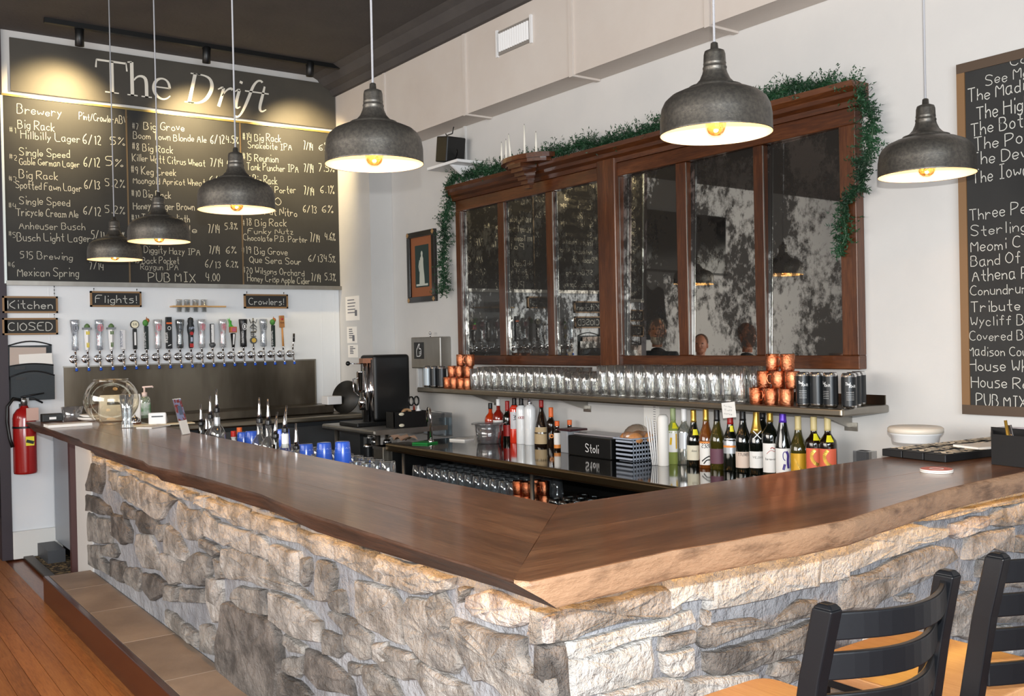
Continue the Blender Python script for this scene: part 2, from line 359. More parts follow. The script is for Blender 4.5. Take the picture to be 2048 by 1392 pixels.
ii=[[(.0,.55,.03),(.08,.62,.06),(.15,.62,.08)],[(.13,.62,.095),(.11,.3,.1),(.12,.08,.1),(.18,.01,.06),(.27,.08,.03)],[(.13,.84,.1),(.14,.92,.1)]]
ff=[[(-.22,-.24,.08),(-.14,-.28,.06),(-.05,-.2,.06),(.03,.05,.09),(.1,.4,.1),(.16,.8,.09),(.26,1.0,.06),(.38,1.03,.06),(.44,.97,.08)],[(-.06,.62,.045),(.72,.62,.045)]]
tt_=[[(.13,.85,.06),(.12,.5,.1),(.1,.2,.1),(.13,.04,.09),(.22,0,.05),(.33,.09,.03)]]
sglyph(T,0); sglyph(Hh,.48); sglyph(Ee,1.17)
sl=.22
for g,ox in ((Dd,2.12),(rr_,3.04),(ii,3.58),(ff,3.95),(tt_,4.36)): sglyph(g,ox,1,sl)
mb.build('painted_lettering',M('cream_letter','#e4dfd2',.6),tt)
# three-panel menu board
BX=W-.03
ya=onX(10,400,BX).y; yb=onX(677,400,BX).y
zt=(onX(10,197,BX).z+onX(677,264,BX).z)/2; zb=(onX(8,566,BX).z+onX(677,578,BX).z)/2
menu=thing('menu_chalkboard','huge three panel beer menu chalkboard with brewery names, prices and strengths above the taps','chalkboard',(W,(ya+yb)/2,zb))
ysm=[ya,onX(256,400,BX).y,onX(483,400,BX).y,yb]
for i in range(3): MB().box(BX,W-.0046,ysm[i+1]+.003,ysm[i]-.003,zb+.02,zt).build('board_panel',slate,menu)
mb=MB()
for yy in ysm[1:3]: mb.box(BX-.004,W-.006,yy-.006,yy+.006,zb+.02,zt)
mb.build('joint_moulding',M('bronze_strip','#6f5e48',.5,.5),menu)
MB().box(BX-.006,W-.006,yb-.008,ya+.008,zt,zt+.016).build('top_rail',M('gold_rail','#9b8a55',.4,.6),menu)
MB().box(BX-.03,W-.006,yb-.008,ya+.008,zb-.012,zb+.02).build('chalk_ledge',steel,menu)
MB().box(BX-.008,W-.006,ya,ya+.016,zb,zt).build('side_rail',M('silver_rail','#cfd6d4',.4,.4),menu)
MB().box(BX-.008,W-.006,yb-.01,yb,zb,zt).build('side_rail',M('bronze_strip','#6f5e48'),menu)
LB=["Brewery,82,545,295,560,42","Pint/Crowler,380,575,545,590,34","ABV,552,592,610,598,34","#1,45,635,75,640,26","Big Rack,85,615,262,630,40","Hillbilly Lager,100,665,385,685,38","6/12,398,690,485,697,46","5%,530,690,600,700,38","#2,45,765,82,770,26","Single Speed,92,745,335,760,36","Gable German Lager,92,790,382,803,34","6/12,402,800,480,803,46","5%,508,795,592,800,40","#3,42,870,80,880,26","Big Rack,92,855,278,865,38","Spotted Fawn Lager,75,905,392,920,36","6/13,405,905,480,910,46","5.2%,505,890,600,905,36","#4,42,1000,78,1003,26","Single Speed,92,980,335,990,36","Tricycle Cream Ale,80,1035,375,1045,38","6/12,400,1030,485,1040,46","5.2%,505,1020,600,1028,36","#5,42,1135,75,1140,26","Anheuser Busch,92,1100,408,1105,34","Busch Light Lager,82,1158,435,1160,38","5/11,440,1145,500,1150,42","4%,570,1150,600,1150,34","515 Brewing,98,1240,348,1250,36","#6,38,1280,70,1285,26","Mexican Spring,85,1325,378,1330,40","7/14,430,1292,498,1295,36",
"#7,635,622,665,625,28","Big Grove,690,622,885,632,38","Boom Town Blonde Ale,640,664,990,685,34","6/12,1010,688,1078,690,42","4.5%,1085,685,1145,690,34","#8 Big Rack,635,722,830,735,36","Killer Watt Citrus Wheat,635,772,985,800,34","7/14,1010,798,1070,800,38","6%,1090,795,1140,798,36","#9 Keg Creek,630,835,845,845,36","Moongold Apricot Wheat,640,880,985,893,32","6/13,1005,880,1080,885,40","5%,1090,884,1140,886,36","#10 Big Rack,632,945,820,955,34","Honey Badger Brown Ale,640,1005,985,1010,36","#11 Toppling Goliath,632,1060,910,1068,34","Pale Ale,700,1115,945,1118,34","7/14,1000,1120,1055,1118,40","5.8%,1080,1100,1140,1102,34","No Diggity Hazy IPA,640,1212,960,1225,34","7/14,1005,1218,1055,1220,40","6%,1085,1215,1135,1218,36","#13 Back Pocket,630,1262,860,1268,32","Raygun IPA,675,1294,855,1298,28","6/13,985,1283,1060,1288,36","6.2%,1085,1283,1143,1286,34","PUB MIX,712,1352,938,1355,42","4.00,988,1350,1055,1352,36",
"#14 Big Rack,1165,672,1348,682,36","Snakebite IPA,1190,710,1400,722,32","7/14,1458,718,1502,722,40","6%,1530,720,1580,725,34","#15 Reunion,1165,770,1335,782,36","Tank Puncher IPA,1185,815,1432,828,34","7/14,1460,825,1505,830,40","7.5%,1530,820,1605,826,36","#16 Big Rack,1165,875,1330,885,36","Peanut Porter,1200,925,1420,928,34","7/14,1460,935,1508,940,42","6.1%,1538,925,1605,930,38","O,1320,985,1350,988,34","Nut Nitro,1270,1030,1425,1040,36","6/13,1455,1018,1520,1025,38","6%,1545,1018,1600,1022,38","#18 Big Rack,1160,1085,1375,1088,34","Funky Nutz,1190,1122,1408,1125,28","Chocolate P.B. Porter,1168,1155,1475,1165,30","7/14,1490,1162,1535,1165,40","4.6%,1560,1152,1610,1155,36","#19 Big Grove,1160,1215,1380,1228,34","Que Sera Sour,1198,1262,1445,1272,34","6/13,1480,1255,1550,1260,36","4.5%,1555,1255,1610,1260,34","#20 Wilsons Orchard,1165,1312,1460,1325,32","Honey Crisp Apple Cider,1188,1350,1488,1365,32","7/14,1495,1350,1540,1355,38","5.3%,1560,1345,1612,1350,34"]
mb=MB()
for s in LB:
    q=s.split(','); t=q[0]; n=[float(v)/2.4 for v in q[1:]]
    tx(mb,t,n[0],n[1],n[2],n[3],n[4],BX-.0015,wgt=.036,jit=.06)
mb.build('chalk_writing',M('chalk_dim','#b9b6aa',.9),menu)
# right wall cocktail board
CX=YM+.03
a=onY(1912,130,CX); b=onY(1926,828,CX)
xb=a.x-1.15; rb=thing('cocktail_chalkboard','tall chalkboard in thin wooden frame listing cocktails and wines at the right edge','chalkboard',((a.x+xb)/2,YM,b.z))
MB().box(xb,a.x-.03,YM+.001,CX-.006,b.z+.03,a.z-.03).build('board',slate,rb)
fw_=M('walnut_frame','#4a3a2c',.45)
MB().box(xb,a.x,YM+.001,CX,a.z-.04,a.z).build('frame_rail',fw_,rb); MB().box(xb,a.x,YM+.001,CX,b.z,b.z+.04).build('frame_rail',fw_,rb)
MB().box(a.x-.035,a.x,YM+.001,CX,b.z+.04,a.z-.04).build('frame_stile',M('frame_tan','#7a5a38',.45),rb)
MB().box(xb,xb+.035,YM+.001,CX,b.z+.04,a.z-.04).build('frame_stile',fw_,rb)
mb=MB()
for t,x,y,h in (("Cocktails",500,95,48),("See Menu",412,165,46),("The Madison",350,225,56),("The Highway",380,288,60),("The Bottle",360,345,56),("The Polly",372,398,56),("The Devil",360,452,56),("The Iowan",365,512,56),("Three Pegs",355,645,50),("Sterling S",360,702,44),("Meomi C",360,757,48),("Band Of",360,810,46),("Athena R",365,862,50),("Conundrum",358,913,42),("Tribute C",360,972,48),("Wycliff Br",360,1022,42),("Covered Bri",355,1074,40),("Madison County",350,1128,42),("House White",352,1182,48),("House Red",362,1240,50),("PUB MIX",380,1306,52)):
    p=onY(1740+x/1.785,80+y/1.785,CX-.0045); cw={'Madison County':.0225,'Covered Bri':.024,'Conundrum':.027,'Wycliff Br':.025}.get(t,.0295)
    write(mb,t,p,p+Vector((-cw*len(t),0,0)),h*.82/1.785*mpp(p),NY,wgt=.034,jit=.05,sm=2)
mb.build('chalk_writing',chalk,rb)
# small hanging chalk signs
def sign(label,txt,x0,y0,x1,y1,hooks,X=W-.02,tp=(.1,.25),fr='#7d6142'):
    A=onX(x0,y0,X);B=onX(x1,y1,X); t=thing('hanging_sign',label,'sign',(X,(A.y+B.y)/2,B.z),'small framed chalk signs')
    MB().box(X,W-.006,B.y+.012,A.y-.012,B.z+.012,A.z-.012).build('slate_face',slate,t)
    mb=MB(); mb.box(X-.006,W-.006,B.y,A.y,A.z-.013,A.z).box(X-.006,W-.006,B.y,A.y,B.z,B.z+.013).box(X-.006,W-.006,B.y,B.y+.013,B.z,A.z).box(X-.006,W-.006,A.y-.013,A.y,B.z,A.z); mb.build('wood_frame',frame_wood,t)
    mb=MB(); hh=A.z-B.z; ww=A.y-B.y
    write(mb,txt,(X-.0015,A.y-ww*tp[0],B.z+hh*tp[1]),(X-.0015,B.y+ww*tp[0],B.z+hh*tp[1]),hh*.48,NX,wgt=.045,sm=2); mb.build('chalk_writing',chalk,t)
    mb=MB()
    for hx,top in hooks:
        P=onX(hx,y0,X); Q=onX(hx,top,X); n=max(2,int((Q.z-P.z)/.012))
        for i in range(n): 
            z=P.z+(Q.z-P.z)*(i+.5)/n; mb.obox((X+.004,P.y,z),(.003,.006 if i%2 else .002,.011))
    mb.build('chain',blackm,t)
sign('top sign of the pair below the menu board reading Kitchen','Kitchen',4,592,116,626,((12,566),(109,568)))
sign('lower sign of the pair reading CLOSED in chalk','ClOSED',4,636,116,669,((12,627),(109,627)))
sign('chalk sign reading Flights! above the leftmost tap handles','Flights!',180,582,283,614,((188,576),(274,578)))
sign('chalk sign reading Crowlers! above the tap handles at right','Crowlers!',488,588,576,617,((494,583),(568,585)))
STL="""d 182,928 202,932 201,965 194,986 171,980 170,969 177,947
l 183,913 201,919 201,930 184,926
l 213,922 244,934 243,943 229,939 214,930
d 170,991 190,997 211,1014 218,1031 203,1029 182,1023 170,1021
g 213,943 231,946 234,986 222,980 214,960
l 235,954 251,956 261,952 272,965 274,1014 255,1003 238,991 233,971
l 275,969 289,969 345,1001 332,1012 319,1034 309,1038 276,1014
l 246,939 281,947 328,962 330,980 289,965 263,950
l 335,967 363,980 365,997 332,984
l 369,982 387,988 386,1003 369,999
l 391,993 410,995 408,1016 388,1008
l 414,999 449,1014 460,1038 427,1029 412,1016
l 354,1003 367,1021 397,1021 404,1040 404,1068 391,1081 367,1075 354,1055 350,1034
l 406,1023 429,1042 436,1085 408,1072 406,1042
d 242,1006 263,1021 268,1040 246,1038 240,1021
d 270,1023 298,1029 309,1047 302,1068 276,1064 268,1047
g 192,1038 214,1040 220,1064 218,1085 197,1085 190,1059
d 222,1031 246,1038 257,1064 255,1085 242,1088 222,1070
g 311,1051 328,1049 326,1072 315,1083 307,1072
l 268,1072 294,1072 309,1116 311,1139 281,1133 268,1103 266,1090
l 332,1055 350,1070 367,1105 365,1120 328,1105 328,1072
l 319,1109 339,1111 365,1128 360,1165 337,1167 322,1141
g 367,1128 388,1109 419,1118 414,1148 404,1169 376,1167 363,1159
g 397,1079 427,1092 438,1105 427,1113 397,1094
l 440,1100 460,1103 466,1156 442,1139 438,1116
g 427,1118 438,1126 447,1156 434,1159
g 199,1092 225,1090 231,1107 225,1116 199,1107
d 217,1120 242,1126 248,1148 240,1165 218,1152
g 251,1137 272,1141 279,1159 272,1182 251,1169 244,1154
d 283,1148 300,1150 324,1167 326,1189 300,1200 285,1180
g 173,1027 189,1040 188,1059 191,1085 173,1081 171,1051
g 171,1092 194,1094 197,1116 214,1128 210,1148 173,1128
l 410,1156 434,1161 438,1184 429,1212 408,1200
g 328,1172 354,1176 350,1202 328,1200
g 358,1178 401,1180 401,1206 356,1202
l 427,998 489,1021 490,1058 465,1051 430,1027
l 498,1027 584,1051 584,1084 542,1075 501,1058
l 589,1060 663,1084 661,1119 625,1110 589,1084
l 666,1087 740,1107 767,1140 760,1164 696,1131 669,1119
l 433,1048 492,1066 495,1098 489,1107 465,1095 436,1087
l 496,1072 518,1075 530,1098 530,1119 501,1110 496,1098
l 542,1092 589,1107 595,1137 592,1164 560,1149 542,1125 536,1104
g 598,1119 612,1121 613,1146 604,1172 598,1161
g 631,1125 655,1131 663,1158 652,1199 631,1199 628,1164
l 441,1104 459,1098 524,1122 566,1158 592,1178 613,1199 578,1187 527,1175 489,1161 450,1155 438,1128
g 663,1184 678,1187 684,1226 661,1217 656,1199
g 474,1175 521,1184 524,1229 489,1226 456,1199 459,1187
l 536,1187 589,1208 613,1229 631,1246 631,1282 595,1276 569,1261 536,1238
g 649,1229 678,1252 684,1300 708,1317 729,1315 732,1273 696,1243 661,1226
g 637,1264 678,1276 681,1306 666,1317 637,1309
d 444,1214 474,1220 530,1246 548,1279 554,1335 548,1392 501,1392 456,1362 433,1326 433,1294 441,1252
l 412,1164 436,1167 438,1205 436,1241 421,1243 409,1205
g 418,1255 430,1282 427,1309 400,1300 400,1252
g 566,1270 601,1294 607,1309 578,1303 564,1288
d 607,1303 652,1326 690,1362 696,1392 631,1377 604,1347
g 560,1320 598,1315 601,1335 589,1356 557,1341
d 554,1347 589,1365 613,1392 554,1392
g 690,1326 720,1332 720,1350 693,1350
l 740,1291 764,1288 767,1332 743,1320
l 839,1136 897,1158 893,1179 873,1185 850,1179 843,1154
l 722,1125 752,1114 834,1134 843,1154 846,1185 825,1188 785,1174 747,1163
l 704,1167 734,1172 772,1181 787,1205 794,1241 794,1286 763,1273 713,1246 704,1223
g 808,1203 843,1208 852,1237 890,1262 902,1295 911,1326 899,1344 870,1338 834,1318 805,1282 799,1250 799,1219
l 848,1212 857,1194 875,1190 890,1219 890,1253 866,1246 852,1230
p 924,1197 969,1185 1014,1205 1045,1217 1043,1246 1014,1255 969,1244 938,1232 924,1214
l 913,1176 931,1179 924,1192 915,1205
g 902,1244 958,1264 1003,1277 1036,1284 1036,1315 1050,1349 1081,1360 1085,1405 1023,1403 991,1371 964,1358 946,1360 926,1322 908,1282 899,1257
l 740,1291 752,1291 812,1311 824,1322 824,1358 801,1360 763,1344 740,1318
l 828,1333 837,1326 890,1358 920,1374 929,1398 855,1405 829,1362
l 722,1335 740,1335 774,1358 790,1392 736,1392 725,1369
p 1059,1228 1087,1238 1085,1287 1049,1270 1053,1252"""
STR="""l 1090,1228 1176,1214 1283,1187 1305,1181 1352,1183 1365,1220 1332,1234 1293,1236 1234,1248 1166,1269 1127,1283 1090,1287
w 1152,1287 1273,1255 1383,1226 1393,1248 1332,1271 1273,1283 1215,1304 1160,1320 1145,1310
d 1089,1302 1135,1293 1141,1345 1146,1404 1089,1404
w 1145,1326 1195,1316 1309,1283 1312,1326 1307,1361 1270,1371 1205,1388 1150,1396
l 1332,1277 1395,1265 1396,1285 1352,1302 1328,1304
w 1332,1312 1389,1300 1391,1339 1367,1353 1338,1347
w 1215,1392 1293,1369 1367,1359 1371,1414 1217,1420
w 1343,1163 1426,1141 1426,1200 1370,1203 1343,1217
w 1436,1141 1547,1119 1640,1098 1645,1128 1639,1172 1547,1196 1429,1218 1429,1199
w 1651,1098 1701,1081 1704,1155 1689,1159 1645,1166
l 1414,1224 1420,1223 1419,1246 1413,1251
g 1429,1255 1518,1239 1523,1246 1553,1255 1565,1240 1603,1205 1636,1206 1639,1229 1606,1235 1547,1255 1482,1273 1423,1295 1413,1276
g 1426,1308 1473,1297 1506,1288 1544,1282 1606,1255 1636,1246 1666,1252 1666,1294 1592,1308 1547,1326 1500,1341 1458,1350 1427,1341
l 1556,1326 1600,1323 1612,1335 1597,1356 1571,1368 1547,1353
w 1378,1368 1458,1354 1518,1350 1518,1371 1467,1400 1381,1409
w 1340,1365 1370,1362 1373,1400 1340,1403
w 1702,1081 1783,1059 1847,1054 1901,1061 1899,1074 1847,1088 1817,1104 1785,1114 1702,1144
l 1759,1146 1807,1116 1871,1097 1908,1102 1917,1119 1881,1146 1837,1168 1807,1180 1783,1194 1749,1216 1700,1216 1700,1163 1715,1155
p 1912,1050 1949,1036 1983,1036 1983,1050 1954,1067 1920,1077 1906,1070
l 1989,1038 2005,1016 2066,1002 2066,1043 2005,1053 1989,1050
l 1944,1077 2032,1058 2030,1104 2013,1104 1974,1089 1959,1116 1939,1119
l 1800,1194 1822,1190 1836,1194 1822,1204 1803,1204
l 1927,1168 1954,1165 1944,1182 1934,1183
l 2038,1077 2066,1075 2066,1107 2036,1104
l 1871,1019 1920,1025 2005,1002 2066,989 2066,997 2003,1009 1944,1026 1890,1038 1851,1042
l 1915,1204 1952,1187 1993,1187 1988,1236 1944,1277 1910,1270 1911,1229
g 2010,1153 2066,1138 2066,1172 2010,1177
g 2008,1219 2066,1219 2066,1246 2005,1246"""
# ================================================================ THE BAR
YS=-1.375; XS_=1.81                      # stone face planes
XE=6.35
bar=thing('bar_counter','stone faced bar base with rough limestone rubble and grey mortar under the wooden top','bar',(1.9,-1.45,0))
def stone_mat(name,c1,c2,c3,rg=.85):
    m=M(name,c1,rg,col2=c2,ns=8,nd=9,lo=.40,hi=.60,bump=1.0,bs=34,bd=.03,rnd=.07)
    return m
SM={'l':stone_mat('stone_buff','#7d7872','#b7b2ad',0),'d':stone_mat('stone_brown','#4b4744','#7e7873',0),'g':stone_mat('stone_grey','#6b6865','#9f9a94',0),'w':stone_mat('stone_white','#b3b1ad','#dad8d4',0),'p':stone_mat('stone_pink','#857b77','#cfc8c3',0)}
mortar=M('mortar','#7c7e84',.9,col2='#9d9ea2',ns=4,bump=.9,bs=9,bd=.05)
mb=MB(); mb.box(XS_+.014,XE,-1.56,YS-.014,0,.975).box(XS_+.014,XS_+.2,-3.98,-1.56,0,.975); mb.build('mortar_core',mortar,bar)
polys={'L':[],'R':[]}
def inside(p,poly):
    r=False;n=len(poly)
    for i in range(n):
        a=poly[i];b=poly[i-1]
        if (a[1]>p[1])!=(b[1]>p[1]) and p[0]<(b[0]-a[0])*(p[1]-a[1])/(b[1]-a[1])+a[0]: r=not r
    return r
def stone(side,poly,cls,prot=None):
    """poly in (u,z) on the face plane; built as a proud, rough block"""
    n=len(poly); cx=sum(p[0] for p in poly)/n; cz=sum(p[1] for p in poly)/n
    poly=[(cx+(u-cx)*1.055,min(.973,cz+(z-cz)*1.10)) for u,z in poly]
    pr=prot or RN.uniform(.004,.020)
    P=[]
    for i in range(n):
        a=poly[i];b=poly[(i+1)%n]; P.append(a); l=math.hypot(b[0]-a[0],b[1]-a[1])
        for k in ((.5,) if l<.16 else (.33,.67)): P.append((a[0]+(b[0]-a[0])*k+RN.uniform(-.006,.006),a[1]+(b[1]-a[1])*k+RN.uniform(-.006,.006)))
    m=len(P)
    def V(u,z,d):
        return Vector((u,YS-.016+d,z)) if side=='L' else Vector((XS_+.016-d,u,z))
    sz=max(.02,min(max(p[0] for p in P)-min(p[0] for p in P),max(p[1] for p in P)-min(p[1] for p in P)))
    vs=[];fs=[]
    rings=[(1.03,-.006),(1.01,.010+pr*.5),(1-min(.10,.006/sz*2),.016+pr),(.5,.019+pr)]
    for k,(s_,d) in enumerate(rings):
        for (u,z) in P:
            j=0 if k<1 else (.002 if k<3 else .005)
            vs.append(V(cx+(u-cx)*s_,cz+(z-cz)*s_,d+RN.uniform(-j,j)))
    vs.append(V(cx,cz,.018+pr+RN.uniform(-.004,.008)))
    for k in range(len(rings)-1):
        for i in range(m): fs.append((k*m+i,k*m+(i+1)%m,(k+1)*m+(i+1)%m,(k+1)*m+i))
    for i in range(m): fs.append(((len(rings)-1)*m+i,(len(rings)-1)*m+(i+1)%m,len(vs)-1))
    mb=MB(); mb.add(vs,fs); mb.build('stone',SM[cls],bar)
    polys[side].append(poly)
for side,txt in (('L',STL),('R',STR)):
    for ln in txt.split('\n'):
        c,*q=ln.split(); P=[]
        for a in q:
            x,y_=map(float,a.split(','))
            p=onY(x,y_,YS+.012) if side=='L' else onX(x,y_,XS_-.012)
            P.append((p.x,min(p.z,.972)) if side=='L' else (p.y,min(p.z,.972)))
        stone(side,P,c)
# rubble where the photograph's stones are hidden or cut off, so the faces stay stone from the side
def fill(side,u0,u1,z0,z1,cls,du=.05):
    z=z0
    while z<z1:
        h=RN.uniform(.05,.14); u=u0+RN.uniform(0,.1)
        while u<u1:
            wd=RN.uniform(.10,.30)
            pts=[(u+wd*a,z+h*b) for a in (0,.5,1) for b in (0,.5,1)]
            if u+wd<u1 and z+h<.97 and not any(inside(p,q) for p in pts for q in polys[side]) and not any(u-.01<v[0]<u+wd+.01 and z-.01<v[1]<z+h+.01 for q in polys[side] for v in q):
                j=lambda s:RN.uniform(-s,s)
                poly=[(u+.01+j(.01),z+.008+j(.008)),(u+wd*.5,z+.004+j(.01)),(u+wd-.01+j(.01),z+.01+j(.01)),(u+wd-.006,z+h*.55),(u+wd-.015+j(.01),z+h-.01),(u+wd*.45,z+h-.006+j(.008)),(u+.012,z+h-.012),(u+.006,z+h*.5)]
                stone(side,poly,RN.choice(cls)); u+=wd+.015
            else: u+=du
        z+=h*.5+.03
fill('L',XS_+.05,6.28,.16,.95,'lgd',.06)
fill('R',-3.95,YS-.04,.02,.95,'wlgw',.06)
# white end panel and maroon corner post, with the power outlets' side
ep=MB().box(XE-.02,6.74,-1.56,YS-.005,0,.975).build('end_panel',white_wall,bar)
MB().box(6.74,6.79,-1.60,YS+.03,0,.975).build('corner_post',M('maroon_post','#3c1c1c',.4,coat=.3),bar)
MB().box(2.02,6.74,-1.62,-1.561,0,.975).box(2.011,2.06,-3.98,-1.62,0,.975).build('inner_panel',M('dark_panel','#20201f',.5),bar)
# warm led strip hidden under the overhang
led=M('led_strip','#ffd27a',.5,emit='#ffbb48',es=LEDS)
mb=MB(); mb.box(1.72,6.3,-1.290,-1.280,.962,.972).box(1.705,1.715,-3.9,-1.290,.962,.972); mb.build('led_strip',led,bar)

# ---- the live-edge top: mitred slabs, each of two boards
top=thing('bar_countertop','long L shaped live edge walnut bar top, mitred at the near corner','bar top',(2,-1.5,.98))
TZ=1.05
wX=wood('walnut_left','#4a2a17','#744a2e','#9a6b48','X',.3,.45,1.0); wY=wood('walnut_right','#4a2a17','#774b2d','#9c6b46','Y',.3,.45,1.0)
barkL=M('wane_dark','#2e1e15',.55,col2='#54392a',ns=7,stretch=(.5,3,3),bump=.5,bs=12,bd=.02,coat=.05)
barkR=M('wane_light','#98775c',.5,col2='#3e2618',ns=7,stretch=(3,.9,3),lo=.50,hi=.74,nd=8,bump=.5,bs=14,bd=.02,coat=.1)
corner_o=onZ(1024,1161,TZ); corner_i=onZ(1117,1010,TZ)
edgeL=[onZ(x,y,TZ) for x,y in ((1024,1161),(980,1145),(930,1128),(860,1106),(780,1080),(700,1054),(640,1034),(600,1022),(560,1006),(520,989),(469,974),(400,954),(356,943),(320,936),(297,931),(284,922),(240,909),(200,896),(165,886),(157,879),(120,866),(80,852),(52,844))]
edgeR=[onZ(x,y,TZ) for x,y in ((1024,1161),(1060,1164),(1100,1156),(1180,1138),(1260,1121),(1348,1101),(1430,1088),(1520,1071),(1610,1056),(1694,1040),(1760,1018),(1830,997),(1900,976),(1970,960),(2048,944))]
x_end=6.83
e=edgeR[-1]; edgeR.append(Vector((e.x+.01,-3.975,TZ)))
yi=corner_i.y; xi=corner_i.x
# seams
sL=-1.30; sR=1.80
def miter_y(x): # y on the mitre line for an x
    t=(x-corner_o.x)/(corner_i.x-corner_o.x); return corner_o.y+t*(corner_i.y-corner_o.y)
def miter_x(y):
    t=(y-corner_o.y)/(corner_i.y-corner_o.y); return corner_o.x+t*(corner_i.x-corner_o.x)
def board(name,poly,mt,low=None,zb=.986):
    n=len(poly); mb=MB(); P=[Vector((p[0],p[1],zb)) for p in (low or poly)]+[Vector((p[0],p[1],TZ)) for p in poly]
    mb.add(P,[tuple(range(n))[::-1],tuple(range(n,2*n))]+[(i,(i+1)%n,n+(i+1)%n,n+i) for i in range(n)]); return mb.build(name,mt,top)
g=.0012
def densify(E,side):
    out=[]
    for a,b in zip(E,E[1:]):
        n=max(1,int((b-a).length/.06))
        for i in range(n):
            p=a.lerp(b,i/n)
            out.append(p+ (Vector((0,RN.uniform(-.0015,.0015),0)) if side=='L' else Vector((RN.uniform(-.0015,.0015),0,0))))
    out.append(E[-1]); out[0]=E[0]; return out
eL=densify(edgeL,'L'); eR=densify(edgeR,'R')
inner=.003; lo_=.075
board('outer_board',[(p.x,p.y-inner) for p in eL]+[(x_end,sL),(miter_x(sL)+g,sL)],wX,[(p.x+(.02 if i==0 else 0),p.y-.10) for i,p in enumerate(eL)]+[(x_end,sL),(miter_x(sL)+g,sL)])
board('inner_board',[(miter_x(sL-g)+g,sL-.0015),(x_end,sL-.0015),(x_end,yi-.0),(xi+g,yi)],wX)
board('outer_board',[(p.x+inner,p.y) for p in eR[1:]]+[(sR,-3.975),(sR,miter_y(sR)-g),(corner_o.x+.006,corner_o.y-.008)],wY,[(p.x+.03,min(p.y,corner_o.y-.105)) for p in eR[1:]]+[(sR,-3.975),(sR,miter_y(sR)-g),(corner_o.x+.03,corner_o.y-.105)])
board('inner_board',[(sR+.0015,miter_y(sR)-g),(sR+.0015,-3.975),(xi,-3.975),(xi,yi-g)],wY)
ZL=[.0002,-.0006,-.004,-.012,-.035,-.058,-.063,-.065,-.0651]
DL=[inner+.002,.004,0,.010,.045,.078,.084,.09,.11]; DR=[inner+.002,.004,0,-.002,.0,.002,.005,.012,.06]
def wane(E,side,mt,name):
    vs=[];fs=[]; n=len(ZL)
    for k,p in enumerate(E):
        w_=math.sin(k*.37)*.002+math.sin(k*.11+2)*.004
        for i,z in enumerate(ZL):
            j=(RN.uniform(-.0015,.0015)+w_)*(k>0 and 2<i<8)
            t_=min(1,max(0,-z/.02)); x0=E[0].x+(1.467-E[0].x)*t_
            if k==0: vs.append(Vector((x0+(DR[i] if i>6 else 0),E[0].y-DL[i],TZ+z)))
            elif side=='L': vs.append(Vector((p.x,p.y-DL[i]*(1-.38*min(1,k/12))-j,TZ+z)))
            else: vs.append(Vector((p.x+DR[i]+j,min(p.y,E[0].y-DL[i]-.001*k),TZ+z)))
    for k in range(len(E)-1):
        for i in range(n-1): fs.append((k*n+i,(k+1)*n+i,(k+1)*n+i+1,k*n+i+1))
    mb=MB(); mb.add(vs,fs,True); return mb.build(name,mt,top,recalc=True)
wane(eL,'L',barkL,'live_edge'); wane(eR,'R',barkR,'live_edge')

# ---- foot step along the left arm
st=thing('foot_step','low brown footrest step with stone tiles along the foot of the bar','step',(4,-1.25,0))
MB().box(1.62,6.36,-1.392,-1.135,0,.132).build('riser',M('maroon_riser','#431d15',.35,col2='#52261b',ns=2,coat=.3),st)
MB().box(1.6,6.40,-1.145,-1.115,0,.151).build('nosing',M('nosing_dark','#3a1a14',.3,coat=.4),st,bevel=.004)
tile=M('step_tile','#7d6d60',.55,col2='#988675',ns=2.5,bump=.2,bs=10,bd=.01,rnd=.08)
xs=[1.62,2.12,2.76,3.41,4.057,4.703,5.353,5.95,6.40]
for a_,b_ in zip(xs,xs[1:]): MB().box(a_+.003,b_-.003,-1.385,-1.147,.132,.1495).build('tile',tile,st,bevel=.002,seg=1)

# ================================================================ PENDANT LAMPS
shade_m=M('pewter_enamel','#575450',.42,.75,col2='#6a665f',ns=90,nd=2,bump=.25,bs=160,bd=.002)
inner_m=M('shade_white','#f4efe4',.6)
cordm=M('grey_cord','#a9abb0',.6,bump=.6,bs=220,bd=.003)
bulb_m=glass('amber_bulb','#8f7350',.8,.05,.1,.7,'#6a5030')
outp=[(.1655,-.002),(.1665,.0),(.165,.004),(.1645,.05),(.160,.078),(.150,.098),(.132,.114),(.105,.126),(.082,.131),(.079,.134),(.0795,.139),(.072,.141),(.058,.148),(.045,.162),(.037,.180),(.034,.192),(.0355,.194),(.0355,.198),(.0335,.200),(.033,.207),(.034,.209),(.033,.212),(.032,.236),(.029,.246),(.020,.250),(.012,.252),(.0105,.270),(.006,.273)]
inp=[(.1645,-.001),(.1625,.004),(.1615,.05),(.157,.075),(.147,.094),(.13,.11),(.10,.121),(.05,.126),(.001,.127)]
def pendant(label,x,y,z,group='pewter dome pendant lamps',tilt=0,lum=1):
    t=thing('pendant_lamp',label,'pendant lamp',(x,y,z),group)
    MB().lathe(outp,(x,y,z),48,cap=(False,True)).build('shade',shade_m,t,recalc=False)
    MB().lathe(inp,(x,y,z),48,cap=(False,False)).build('shade_lining',inner_m,t)
    MB().lathe([(.014,.06),(.014,.126)],(x,y,z),16).build('socket',blackm,t)
    MB().lathe([(.001,-.006),(.012,-.004),(.022,.003),(.029,.015),(.031,.027),(.028,.042),(.018,.056),(.013,.066)],(x,y,z),20,cap=(False,False)).build('bulb',bulb_m,t)
    MB().tube([(x,y,z+.27),(x,y,ZC-.02)],.0038,8).build('cord',cordm,t)
    MB().lathe([(.055,-.022),(.055,-.004),(.05,0)],(x,y,ZC-.001),24).build('ceiling_cup',shade_m,t)
    lamp('pendant_bulb','POINT',(x,y,z+.05),PEND*lum,(1,.86,.62),shadow_soft_size=.010)
    return t
